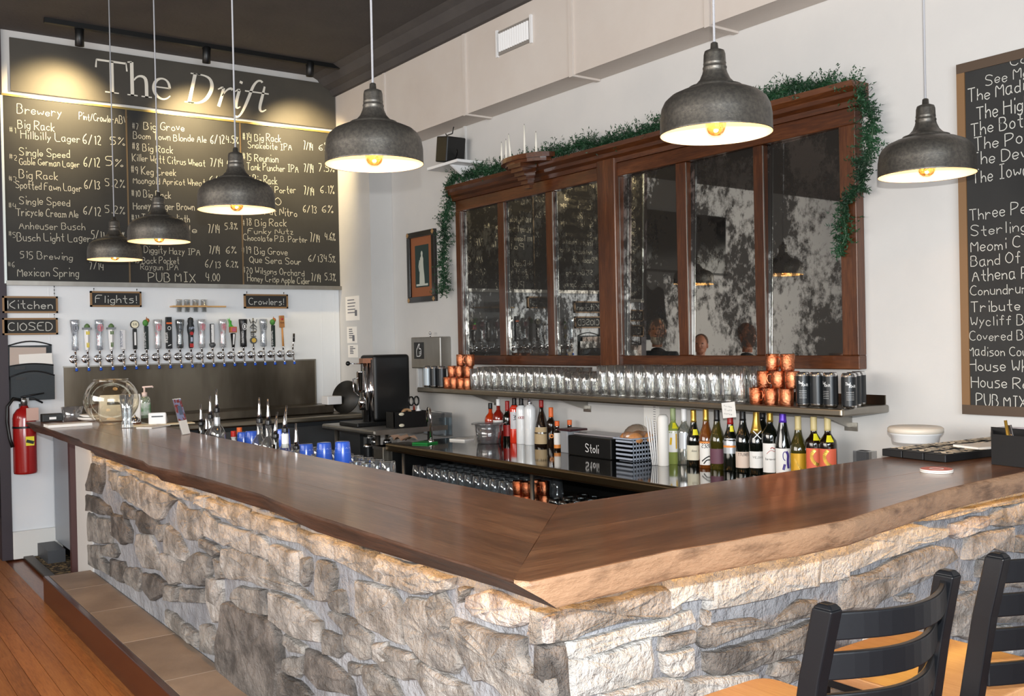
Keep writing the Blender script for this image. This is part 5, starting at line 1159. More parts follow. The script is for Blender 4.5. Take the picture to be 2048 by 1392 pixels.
TP=[('clear pint shaped handle with dark print, leftmost tap',('pint',gcl2,prg,'BOOMTOWN')),('white tapered handle with yellow patches, second tap from the left',('taper',M('patch_yellow','#d8c22e',.5))),('clear pint shaped handle with dark and pink print, third tap from the left',('pint',gcl2,pink,'WATT')),('white tapered handle with black and green patches, fourth tap from the left',('taper',M('patch_green','#4e6a34',.5))),('shortest handle, a plain white slab, fifth tap from the left',('light',)),('black bar handle topped by a round cream disc',('disc',)),('black block handle with green hop and bird, left one of the two',('grove',)),('clear pint shaped handle with pink print, left of the tall orange banded one',('pint',gcl3,pink,'HAZELNUT')),('tallest black handle with an orange band and white print',('apricot',)),('smoky grey pint shaped handle right of the tall orange banded one',('pint',gsm,prg,'STOUT')),('carved black handle with a red round badge',('raptor',)),('clear pint shaped handle with pink print right of the carved black one',('pint',gcl3,pink,'FAWN')),('narrow black handle with a white lettered strip',('raygun',)),('clear pint shaped handle with pink print left of the palm handle',('pint',gcl3,pink,'PORTER')),('handle with green palm fronds over an orange crate',('palm',)),('solid black pint shaped handle with white print',('pint',M('pint_black','#14161a',.35),white,'BACK POCKET')),('pewter handle of stacked metal letters over a gold disc',('letters',)),('clear grey pint shaped handle, between metal letters and the right green hop one',('pint',gcl2,prg,'SOUR')),('black block handle with green hop, right one of the two',('grove',)),('wooden stick handle with a square wood plaque',('stick',)),('small chrome lever with black grip, rightmost tap',('lever',))]
for i,(lb,kd) in enumerate(TP): tapper(ya+(yb-ya)*i/20,'beer tap: '+lb,kd)
# beer tasting paddle
A=onX(343,612,W-.06);B=onX(452,614,W-.06)
t=thing('flight_paddle','narrow wooden wall paddle holding four small tasting glasses above the taps','paddle',(W-.06,(A.y+B.y)/2,A.z))
z=(A.z+B.z)/2; mb=MB(); mb.box(W-.10,W-.006,B.y+.16,A.y,z-.006,z+.006).box(W-.07,W-.04,B.y,B.y+.16,z-.006,z+.006); mb.build('wood_board',M('paddle_wood','#c9a06a',.45),t,bevel=.003)
p1=(A.y+B.y)/2
for i,px_ in enumerate((358,374,391,408)):
    y=onX(px_,612,W-.055).y
    MB().lathe([(.018,-.045),(.021,-.043),(.025,.045),(.027,.055),(.025,.055),(.022,.04),(.018,-.035),(.001,-.036)],(W-.055,y,z),16,cap=(True,False)).build('tasting_glass',pg,t)
# magazine rack
A=onX(18,686,W-.05);B=onX(108,798,W-.05)
t=thing('file_rack','black mesh two pocket wall file holder on the wall left of the taps','file rack',(W-.03,(A.y+B.y)/2,B.z))
mesh_m=M('mesh_charcoal','#33393d',.5,.3,bump=.8,bs=260,bd=.002); y0,y1=B.y,A.y; zb,zt_=B.z,A.z; hgt_=zt_-zb
MB().box(W-.012,W-.006,y0,y1,zb,zt_-.02).build('back_mesh',mesh_m,t)
for k,(za,zc,xo) in enumerate(((zb+hgt_*.36,zb+hgt_*.60,.05),(zb,zb+hgt_*.42,.085))):
    arc=[(y0+(y1-y0)*i/10,zc+.035*math.sin(math.pi*i/10)*(1 if k==1 else .4)) for i in range(11)]
    mb=MB(); mb.prism([(W-xo,y0,za),(W-xo,y1,za)]+[(W-xo-.01,y,z) for y,z in arc[::-1]],(.003,0,0)); mb.prism([(W-xo,y0,za),(W-.006,y0,za),(W-.006,y0,zc),(W-xo-.01,y0,zc)],(0,.003,0)); mb.prism([(W-xo,y1-.003,za),(W-.006,y1-.003,za),(W-.006,y1-.003,zc),(W-xo-.01,y1-.003,zc)],(0,.003,0)); mb.box(W-xo,W-.006,y0,y1,za,za+.004); mb.build('pocket',mesh_m,t)
    MB().tube([(W-xo-.01,y,z) for y,z in arc],.005,6).build('pocket_rim',blackm,t)
    MB().box(W-xo-.014,W-xo-.0105,y1-.10,y1-.03,zc-.025,zc-.005).build('name_tag',black,t)
MB().tube([(W-.012,y0+(y1-y0)*i/10,zt_-.02+.03*math.sin(math.pi*i/10)) for i in range(11)],.005,6).build('back_rim',blackm,t)
MB().obox((W-.035,(y0+y1)/2+.02,zb+hgt_*.74),(.004,.24,.15),0,.02).build('paper_sheets',M('paper_tan','#b9aaa0',.7),t); MB().obox((W-.043,(y0+y1)/2-.03,zb+hgt_*.66),(.004,.22,.12),0,-.03).build('paper_sheets',paper,t)
# fire extinguisher
red=M('extinguisher_red','#9e1614',.25,coat=.6)
A=onX(52,948,W-.11); ye=A.y; t=thing('fire_extinguisher','red fire extinguisher with black hose hanging on the left wall behind the bar end','fire extinguisher',(W-.11,ye,A.z)); z=A.z; xe=W-.10
MB().lathe([(.05,0),(.076,.006),(.078,.02),(.078,.40),(.073,.43),(.05,.465),(.03,.475),(.024,.49)],(xe,ye,z),28).build('cylinder',red,t)
MB().lathe([(.022,.488),(.024,.53),(.018,.545)],(xe,ye,z),16).box(xe-.015,xe+.015,ye-.03,ye+.02,z+.52,z+.545).build('valve',M('valve_metal','#8c8c8c',.3,.9),t)
MB().tube([(xe,ye+.02,z+.55),(xe-.01,ye-.03,z+.56),(xe-.02,ye-.13,z+.575)],[.008,.007,.005],8).tube([(xe,ye,z+.535),(xe-.01,ye-.06,z+.54),(xe-.02,ye-.12,z+.505)],.007,8).build('lever_handle',blackm,t)
MB().tube([(xe,ye+.02,z+.53),(xe-.01,ye+.07,z+.545),(xe-.02,ye+.11,z+.49),(xe-.02,ye+.115,z+.38),(xe-.02,ye+.10,z+.26),(xe-.03,ye+.085,z+.2)],.012,10).build('hose',black,t)
MB().lathe([(.0795,.33),(.0795,.345)],(xe,ye,z),28,cap=(False,False)).build('strap',blackm,t)
MB().obox((xe-.08,ye-.02,z+.24),(.003,.055,.065)).build('yellow_sticker',M('sticker_yellow','#e8dc2a',.5),t); MB().obox((xe-.083,ye-.02,z+.235),(.003,.05,.022),0,.3).build('black_badge',black,t); MB().obox((xe-.08,ye-.04,z+.43),(.003,.08,.09)).build('paper_tag',M('tag_pink','#c9a79b',.6),t)
MB().box(xe+.06,W-.005,ye-.02,ye+.02,z+.3,z+.5).build('wall_bracket',blackm,t)
# papers on the pier
for i,(x0,y0,x1,y1,lb) in enumerate(((691,594,719,640,'top white permit paper on the narrow pier wall'),(694,654,714,686,'middle framed permit paper on the narrow pier wall'),(696,690,716,715,'bottom plain paper on the narrow pier wall'))):
    A=onY(x0,y0,YA+.002);B=onY(x1,y1,YA+.002)
    t=thing('posted_paper',lb,'paper',((A.x+B.x)/2,YA,B.z),'papers on the pier wall')
    MB().box(B.x,A.x,YA+.0006,YA+.003,B.z,A.z).build('sheet',M('paper_soft','#efeae2',.7),t)
    mb=MB(); hh_=A.z-B.z
    for k in range(5): ribbon(mb,[Vector((A.x-.04,YA+.0045,A.z-hh_*(.15+.13*k))),Vector((B.x+.04+RN.uniform(0,.05),YA+.0045,A.z-hh_*(.15+.13*k)))],.004,NY)
    if i<2: mb.obox((B.x+.06,YA+.0045,B.z+hh_*.3),(.04,.0005,.05))
    mb.build('printed_lines',M('print_grey','#8a8a8e',.7),t,recalc=False)
# round dark plate and rinser on the cooler
p=onX(677,850,7.42); 
t=thing('round_tray','round black tray leaning on edge at the right end of the cooler top','tray',(7.5,p.y,.926))
c=onX(692,815,7.5); MB().lathe([(.001,-.006),(.135,-.006),(.142,0),(.14,.006),(.001,.002)],(c.x,c.y,.926+.132),40,axis=(-.40,.80,.22),cap=(False,False)).build('tray_disc',M('tray_black','#1a1916',.45),t)
t=thing('glass_rinser','white and steel box beside the round black tray','rinser',(7.6,-3.6,.926)); p=onX(664,826,7.55); MB().box(7.5,7.62,p.y-.07,p.y+.06,1.001,1.07).build('rinser_body',white,t,bevel=.005)
# ================================================================ CORNER SHELF, MIXER, BIN
t=thing('steel_overshelf','small stainless corner shelf on round legs carrying the black mixer','shelf',(6.4,-3.45,0)); SZ2=.895
MB().box(6.12,6.95,-3.78,-3.2,SZ2-.012,SZ2).build('shelf_plate',steel,t)
mb=MB(); mb.bar([(6.10,-3.20,SZ2-.018),(6.95,-3.20,SZ2-.018)],(0,.014,0),(0,0,.018)); mb.build('front_roll',steel,t,bevel=.011,seg=3); MB().box(6.095,6.12,-3.79,-3.2,SZ2-.034,SZ2).build('side_flange',steel,t)
for xx,yy in ((6.2,-3.27),(6.2,-3.70),(6.86,-3.27),(6.86,-3.70)): MB().tube([(xx,yy,0),(xx,yy,SZ2-.012)],.019,12).build('leg',steel,t)
MB().box(6.10,6.95,-3.78,-3.22,.60,.612).build('lower_plate',steel_dark,t)
A=onX(757,712,6.45); B=onX(820,712,6.45); zt_=onX(790,709,6.45).z
t=thing('drink_mixer','tall black spindle drink mixer with chrome column and lever','mixer',(6.5,-3.6,SZ2))
MB().box(6.45,6.68,B.y,A.y+.04,SZ2+.03,zt_).build('tower',black,t,bevel=.025,seg=4)
MB().box(6.42,6.72,B.y,A.y+.20,SZ2+.001,SZ2+.03).build('foot_base',black,t,bevel=.006)
yc=A.y+.085
MB().tube([(6.5,yc,SZ2+.03),(6.5,yc,SZ2+.47)],.024,14).tube([(6.49,yc-.045,SZ2+.03),(6.49,yc-.045,SZ2+.49)],.026,14).build('chrome_column',chrome,t)
MB().lathe([(.030,0),(.034,.02),(.037,.15),(.038,.155)],(6.5,yc+.035,SZ2+.25),18).lathe([(.022,0),(.03,.06),(.02,.09)],(6.5,yc+.03,SZ2+.12),16).build('chrome_cup',chrome,t)
MB().box(6.47,6.53,yc-.05,yc+.035,SZ2+.465,SZ2+.50).build('copper_head',M('copper_plate','#a87a62',.3,.9),t)
MB().tube([(6.5,yc+.02,SZ2+.46),(6.5,yc+.13,SZ2+.465)],.005,8).build('lever_arm',chrome,t); MB().ell((6.5,yc+.14,SZ2+.466),(.017,.017,.017)).build('black_knob',black,t)
MB().tube([(6.5,yc+.05,SZ2+.36),(6.5,yc+.10,SZ2+.35),(6.5,yc+.10,SZ2+.26),(6.5,yc+.06,SZ2+.23)],.006,8).build('cup_handle',chrome,t)
A=onX(778,825,6.2);B=onX(845,850,6.2)
t=thing('black_bin_organizer','black open box with scissors and bottles on the corner shelf','organizer',(6.25,(A.y+B.y)/2,SZ2))
y0,y1=B.y,A.y; mb=MB(); x0,x1=6.13,6.25; zt_=SZ2+.115
mb.box(x0,x1,y0,y1,SZ2+.001,SZ2+.012).box(x0,x0+.006,y0,y1,SZ2+.012,zt_).box(x1-.006,x1,y0,y1,SZ2+.012,zt_).box(x0,x1,y0,y0+.006,SZ2+.012,zt_).box(x0,x1,y1-.006,y1,SZ2+.012,zt_); mb.build('organizer_body',black,t)
MB().ell((x0-.004,y1-.06,SZ2+.10),(.008,.022,.012)).ell((x0-.004,y1-.06,SZ2+.02),(.008,.022,.012)).build('cream_clips',cream,t)
p=onX(828,820,6.19); t=thing('scissors','black handled scissors standing in the black organizer','scissors',(6.19,p.y,SZ2+.02))
mb=MB()
for s in (-1,1): mb.tube([Vector((6.19,p.y+s*.022+.020*math.cos(a),SZ2+.185+.032*math.sin(a))) for a in [i*math.pi/5 for i in range(11)]],.006,6,cap=False)
mb.build('handle_loops',black,t); MB().obox((6.19,p.y,SZ2+.09),(.003,.016,.13)).build('blades',chrome,t)
p=onX(837,830,6.20); t=thing('small_white_bottle','small white squeeze bottle standing in the black organizer','bottle',(6.20,p.y,SZ2+.013)); MB().lathe([(.02,0),(.022,.01),(.022,.10),(.010,.115),(.008,.14)],(6.20,p.y,SZ2+.013),14).build('squeeze_body',white,t)
p=onX(813,832,6.19); t=thing('tape_roll','tan tape roll standing in the black organizer','tape',(6.19,p.y,SZ2+.013)); MB().lathe([(.045,-.012),(.045,.012),(.03,.012),(.03,-.012),(.045,-.012)],(6.19,p.y,SZ2+.09),24,axis=(1,.2,0),cap=(False,False)).build('roll',M('tape_tan','#c49a72',.5),t)
# bent chrome faucet with card stand
p=onY(846,850,-3.38); t=thing('gooseneck_faucet','small chrome gooseneck faucet at the left end of the back counter','faucet',(5.93,-3.45,CZ)); q=onY(862,885,-3.45)
a0=onY(847,852,-3.50); mb=MB(); mb.tube([(q.x,-3.45,CZ),(q.x,-3.45,1.0)]+[Vector((q.x,-3.45,1.0))+Vector((.055*(1-math.cos(k)),-.02*(1-math.cos(k)),.05*math.sin(k))) for k in [i*math.pi/8 for i in range(1,9)]]+[(q.x+.11,-3.49,.95)],.009,10); mb.build('spout',chrome,t)
MB().lathe([(.02,0),(.02,.02),(.012,.03)],(q.x,-3.45,CZ),14).build('base_collar',chrome,t)
A=onY(868,880,-3.8); t=thing('card_stand','clear plastic card stand with menus at the left end of the back counter','card stand',(5.75,-3.85,CZ))
X0=onY(903,870,-3.85).x; X1=onY(860,870,-3.85).x
MB().box(X0,X1,-3.86,-3.855,CZ,CZ+.17).box(X0,X1,-3.80,-3.795,CZ,CZ+.17).box(X0,X1,-3.86,-3.795,CZ,CZ+.005).build('clear_stand',clr,t); MB().box(X0+.14,X1-.03,-3.85,-3.848,CZ+.006,CZ+.165).build('menu_card',paper,t); MB().box(X0+.06,X0+.12,-3.84,-3.82,CZ+.006,CZ+.13).build('blue_card',M('card_teal','#7fa0ac',.5),t)
p=onZ(840,890,CZ); t=thing('folded_towel','crumpled tan paper towel over a green tray at the counter end','towel',(5.9,-3.35,CZ))
MB().obox((5.80,-3.42,CZ+.006),(.13,.12,.010),.4).build('green_tray',M('tray_green','#14853a',.4),t)
mb=MB(); 
for j in range(7):
    for i in range(9): mb.v.append(Vector((5.86+i*.025,-3.40+j*.022,CZ+.016+.03*abs(math.sin(i*.8+j*.5))+RN.uniform(0,.008)))); 
mb.f=[(j*9+i,j*9+i+1,(j+1)*9+i+1,(j+1)*9+i) for j in range(6) for i in range(8)]; mb.sm=[True]*len(mb.f); mb.build('towel_cloth',M('towel_tan','#d6b49c',.8),t)
# steel bin and cans on the lower plate
c=onY(770,915,-3.30); t=thing('steel_bin','small square scratched stainless bin below the corner shelf','bin',(c.x,-3.35,.613)); zt_=onY(770,890,-3.30).z
x0,x1=onY(803,915,-3.30).x-.02,onY(748,915,-3.24).x
MB().box(6.035,6.175,-3.40,-3.22,.613,zt_).build('bin_body',M('scratched_steel','#b0a99c',.35,.9,col2='#8f897d',ns=6),t,bevel=.004); MB().box(6.03,6.179,-3.405,-3.215,zt_-.02,zt_).build('bin_rim',steel,t)
for k,(px_,Y) in enumerate(((736,-3.30),(752,-3.5),(742,-3.62),(775,-3.56))):
    q=onY(px_,900,Y); can(q.x,Y,.613,0,['black beer can standing alone left of the steel bin','dark beer can behind the steel bin, left of its rear leg','dark beer can at the back below the corner shelf','dark beer can behind the steel bin under the shelf middle'][k],'cans below the corner shelf',False)
# ================================================================ SPEED RAIL ALONG THE INNER EDGE OF THE BAR
RZ=.86
t=thing('speed_rail','stainless bottle rail and ice well fixed behind the left arm of the bar','rail',(4.6,-1.9,0))
MB().box(2.7,6.0,-2.28,-1.64,0,.60).build('well_body',steel_dark,t); MB().box(2.7,6.0,-1.86,-1.64,.60,RZ).build('rail_deck',steel_dark,t); MB().box(2.7,6.0,-2.24,-1.87,.60,.86).build('ice_well',steel_dark,t)
pour_c=M('pourer_steel','#cfcfd2',.15,1)
def pourer(base,h,rad,label,body,kind,lab,lz,px_,bent=0,collar=None):
    x,y,z=base; hb=h-.10
    t=bottle(base,hb,rad,label,'liquor bottles in the speed rail',body,collar or blackc,'neck_collar',kind=kind,lab=lab,labz=lz,face=FACE,caph=.08,nm='liquor_bottle')
    MB().tube([(x,y,z+hb),(x,y,z+hb+.02),(x+bent*.005,y-bent*.006,z+hb+.06),(x+bent*.02,y-bent*.02,z+hb+.10)],[.009,.010,.0055,.004],10).build('pour_spout',pour_c,t)
    return t
PO=[(402.5,808,'flare',gd,None,'dark liquor bottle with a pour spout directly behind the flyer card',0,.04),(413,828,'bord',gd,orange,'short bottle with orange label behind the two leftmost tall spouts',0,.03),(421.5,792,'round',gcl,orl,'clear liquor bottle with orange label and steel spout at the left of the rail',0,.036),(434.5,778,'round',gcl,None,'tall clear liquor bottle with a silver neck band, the tallest spout at left',0,.042),(519.5,795,'round',gcl,M('label_pale','#b9b4c0',.6),'clear bottle with black neck, left of the middle pair of spouts',0,.04),(537,798,'round',gcl,M('label_blue','#3a4a90',.5),'clear bottle with black neck, right of the middle pair of spouts',0,.04),(551,825,'flare',gd,None,'black bottle with a bent spout right of the middle pair',1,.036),(570,812,'bord',gcl,None,'clear bottle with a white neck label and bent spout',1,.034),(592,847,'round',gcl,None,'low round bottle with a spout, rightmost of the speed rail',0,.044)]
for px_,py_,kd,bd_,lb_,lb,bn,rd in PO:
    p=onY(px_,860,-1.76); h=onY(px_,py_,-1.76).z-RZ
    tb=pourer((p.x,-1.76,RZ),h,rd,lb,bd_,kd,lb_,(.1,.5),px_,bn)
    if px_ in (434.5,570):
        hb=h-.1; zz=(.70,.84) if px_==434.5 else (.66,.9); MB().lathe([(.0165,hb*zz[0]),(.0165,hb*zz[1])],(p.x,-1.76,RZ),16,cap=(False,False)).build('neck_band',M('band_silver','#c9cdd2',.3,.5) if px_==434.5 else white,tb)
for px_,py_,m,lb,h_ in ((467,862,M('cap_red_small','#d02a20',.4),'small white bottle with a red cap left of the orange capped one',.09),(479,855,orange,'small bottle with an orange cap left of the blue tumblers',.10)):
    p=onY(px_,875,-2.0); z_=onY(px_,py_,-2.0).z
    bottle((p.x,-2.0,.86),z_-.86,.018,lb,None,white if m!=orange else gcl,m,kind='bord',face=FACE,caph=.22,nm='bitters_bottle',cat='bottle')
# blue tumblers upside down on glass stacks
blue=M('tumbler_blue','#2f5fd0',.25,coat=.5); 
tb0=None
for i,(px_,py_,lb) in enumerate(((487,864,'blue tumbler upside down, left of the leftmost clear bottles'),(503,862,'second blue tumbler, partly behind the middle spouts'),(565,858,'blue tumbler behind the black bent spout bottle'),(612,888,'blue tumbler upside down, left of the right three'),(648,885,'blue tumbler upside down, middle of the right three'),(685,883,'blue tumbler upside down, rightmost of all'))):
    Y=-2.02 if i>2 else -1.98; p=onY(px_,py_,Y); z=p.z-.165
    if tb0 is None:
        tb0=thing('blue_tumbler',lb,'tumbler',(p.x,Y,z),'blue tumblers on the ice well')
        o_=MB().lathe([(.045,0),(.047,.003),(.034,.16),(.032,.165),(.001,.165)],(p.x,Y,z),24,cap=(True,False)).build('tumbler_body',blue,tb0)
        mb=MB(); 
        for a in range(12):
            for b_ in range(4):
                an=a*math.pi/6; rr=.0455-.0118*(.08+b_*.02)/.165+.0002; zz=.075+b_*.02; c_=Vector((p.x+rr*math.cos(an),Y+rr*math.sin(an),z+zz)); s_=Vector((-math.sin(an),math.cos(an),0))*.006; u_=Vector((0,0,.006)); mb.add([c_-s_,c_-u_,c_+s_,c_+u_],[(0,1,2,3)])
        mb.build('printed_pattern',M('tumbler_print','#9ab0e8',.4),tb0,recalc=False)
    else: dup(tb0,(p.x,Y,z),RN.uniform(0,1),lb)
# racks of clear glasses below the tumblers, filling the well top
r0=None
for i in range(15):
    for j in range(3):
        lb='clear rocks glass upside down on the ice well rack, %s row'%('near','middle','far')[j]; x_=3.95+i*.105; y_=-1.93-j*.1
        if x_>5.1: continue
        if any(abs(x_-o_.location.x)<.09 and abs(y_-o_.location.y)<.09 for o_ in scn.objects if o_.name.startswith('blue_tumbler')): continue
        if r0 is None: r0=MB().lathe([(.040,0),(.041,.002),(.036,.10),(.034,.103),(.001,.103)],(0,0,0),16,cap=(False,False)).build('rocks_glass',pg,loc=(0,0,0)); r0.location=(x_,y_,.862); tag(r0,lb,'glass','rocks glasses on the well, %s row'%('near','middle','far')[j])
        else: dup(r0,(x_,y_,.862),0,lb,'rocks glasses on the well, %s row'%('near','middle','far')[j])
# ================================================================ ON THE BAR, LEFT END
p=onZ(224,849,TZ); s=mpp(p)
t=thing('fish_bowl','large round clear glass fish bowl on the far left end of the bar','bowl',(p.x,p.y-.0,TZ)); R_=52*s
bowl=glass('bowl_glass','#f4efe2',1,.02,.05,.0)
prf=[(.001,.002),(R_*.45,.0)]+[(R_*math.sin(a),R_*.93-R_*.95*math.cos(a)) for a in [.5+ i*(2.52-.5)/16 for i in range(17)]]+[(R_*.62,R_*1.72)]
MB().lathe(prf,(p.x,p.y,TZ),40,cap=(False,False)).build('bowl_glass',bowl,t); MB().tube([(p.x+R_*.61*math.cos(a),p.y+R_*.61*math.sin(a),TZ+R_*1.725) for a in [i*math.pi/16 for i in range(33)]],.004,8,cap=False).build('rolled_rim',bowl,t)
# tasting glasses in front
for i,px_ in enumerate((250,259)):
    q=onZ(px_,856,TZ); t=thing('small_glass',('slim clear glass vase beside the fish bowl, left one','slim clear glass vase beside the fish bowl, right one')[i],'glass',(q.x,q.y,TZ),'slim glasses by the fish bowl'); MB().lathe([(.022,0),(.023,.004),(.014,.05),(.018,.10),(.028,.19),(.026,.19),(.016,.1),(.011,.05),(.001,.012)],(q.x,q.y,TZ),16,cap=(True,False)).build('vase_glass',pg,t)
# white terminals
def wedge(label,cx_,cy_,rz,L_,Wd,h0,h1,scr=None,nm='payment_terminal'):
    t=thing(nm,label,'card reader',(cx_,cy_,TZ)); m_=Matrix.Translation((cx_,cy_,TZ))@Matrix.Rotation(rz,4,'Z')
    mb=MB(); mb.prism([m_@Vector(v) for v in ((-L_/2,-Wd/2,.001),(L_/2,-Wd/2,.001),(L_/2,-Wd/2,h1),(-L_/2,-Wd/2,h0))],m_.to_3x3()@Vector((0,Wd,0))); mb.build('terminal_body',white,t,bevel=.008,seg=3)
    mb=MB(); mb.prism([m_@Vector(v) for v in ((L_/2+.0005,-Wd*.32,h1*.62),(L_/2+.0005,Wd*.32,h1*.62),(L_/2+.0005,Wd*.32,h1*.72),(L_/2+.0005,-Wd*.32,h1*.72))],m_.to_3x3()@Vector((.002,0,0))); mb.build('card_slot',black,t); return t
q=onZ(317,848,TZ); wedge('small white card reader on a stand right of the sanitizer bottle',q.x,q.y,math.radians(160),.16,.10,.02,.075)
q=onZ(213,846,TZ); wedge('large white tilted terminal seen through the fish bowl',q.x+.18,q.y-.12,math.radians(170),.24,.24,.03,.17)
q=onZ(150,840,TZ-.0); t=thing('stack_of_plates','white paper plates stacked behind the fish bowl at the bar end','plates',(6.62,-1.42,TZ)); MB().lathe([(.08,0),(.12,.012),(.125,.02),(.12,.024),(.08,.014),(.001,.014)],(6.62,-1.50,TZ),28,cap=(True,False)).build('plate',paper,t); MB().lathe([(.09,.025),(.115,.036),(.11,.04),(.001,.03)],(6.62,-1.50,TZ),28,cap=(True,False)).build('plate',paper,t)
q=onZ(133,843,TZ); t=thing('clear_cup','squat translucent plastic cup at the far left end of the bar','cup',(6.70,-1.36,TZ)); MB().lathe([(.05,0),(.052,.002),(.066,.09),(.064,.09),(.05,.006),(.001,.005)],(6.70,-1.36,TZ),20,cap=(True,False)).build('cup_body',clr,t)
t=thing('black_gadget','small black box with a white tag at the far left bar corner','box',(6.76,-1.25,TZ)); MB().box(6.73,6.80,-1.31,-1.19,TZ,TZ+.05).build('gadget_body',black,t,bevel=.004); MB().box(6.726,6.7295,-1.27,-1.23,TZ+.015,TZ+.03).build('white_tag',white,t)
A=onZ(97,853,TZ);B=onZ(172,851,TZ); t=tag(MB().obox(((A.x+B.x)/2-.02,(A.y+B.y)/2,TZ+.009),(.14,.24,.016)).build('folded_menu',paper),'white stack of paper menus lying at the left end of the bar','menus')
q=onZ(290,836,TZ); t=thing('sanitizer_bottle','clear pump bottle of hand sanitizer with green label right of the fish bowl','bottle',(q.x,q.y,TZ)); s=mpp(q)
MB().lathe([(.034,0),(.036,.004),(.036,.115),(.030,.135),(.014,.142)],(q.x,q.y,TZ),20).build('bottle_body',glass('sanitizer','#dfeedf',1,.05,.12,.35,'#cfe0c8'),t)
MB().lathe([(.0365,.02),(.0365,.10)],(q.x,q.y,TZ),20,cap=(False,False)).build('green_label',M('label_green','#4a9a4a',.5,col2='#e8ece8',ns=14),t)
MB().lathe([(.016,.14),(.017,.165),(.006,.168),(.006,.20)],(q.x,q.y,TZ),14).tube([(q.x+.01,q.y+.01,TZ+.20),(q.x,q.y-.05,TZ+.203),(q.x,q.y-.055,TZ+.195)],.006,8).build('pump_head',M('pump_pink','#e6cfc6',.4),t)
q=onZ(262,850,TZ); t=thing('chrome_bell','small chrome service bell behind the slim glasses','bell',(q.x+.1,q.y-.05,TZ)); MB().lathe([(.035,0),(.036,.01),(.03,.028),(.012,.04),(.004,.044),(.004,.052),(.001,.053)],(q.x+.1,q.y-.05,TZ),20,cap=(True,False)).build('bell_dome',chrome,t)
for k,(a,b,c_,rz) in enumerate(((275,853,.15,.2),(292,856,.13,.7),(335,850,.16,-.1))):
    q=onZ(a+15,b-2,TZ); tag(MB().obox((q.x,q.y,TZ+.003+.0*k),(.10,c_+.05,.005),rz).build('paper_slip',[M('paper_cream','#e6d9b8',.7),paper,M('paper_cream')][k]) ,['cream order slip on the bar before the sanitizer bottle','white folded slip on the bar, nearest of the loose slips','cream slip on the bar right of the card reader'][k],'paper')
q=onZ(374,869,TZ); s=mpp(q)
t=thing('flyer_holder','tilted clear holder with a patterned flyer on the bar before the liquor spouts','flyer holder',(q.x,q.y,TZ)); hh_=72*s; ww=24*s/.86
m_=Matrix.Translation((q.x,q.y,TZ+.001))@Matrix.Rotation(-2.45-math.pi,4,'Z')@Matrix.Rotation(-.0,4,'X')
def fl(u,v,d): return m_@Vector((d+v*.22,u+v*.10,v))
def panel(u0,u1,v0,v1,d,name,m,th_=.0015):
    mb=MB(); mb.prism([fl(u0,v0,d),fl(u1,v0,d),fl(u1,v1,d),fl(u0,v1,d)],m_.to_3x3()@Vector((th_,0,0))); return mb.build(name,m,t)
panel(-ww/2,ww/2,0,hh_,.004,'acrylic',clr,.002); panel(-ww/2+.003,ww/2-.003,hh_*.40,hh_-.004,.001,'patterned_flyer',M('flyer','#8a3a34',.6,col2='#8c93b4',ns=45,nd=1,lo=.45,hi=.55)); panel(-ww/2+.02,ww/2-.02,hh_*.55,hh_*.8,-.0008,'flyer_centre',M('flyer_grey','#5f6a80',.6)); panel(-ww/2+.003,ww/2-.003,.002,hh_*.39,.001,'lower_card',M('paper_soft'))
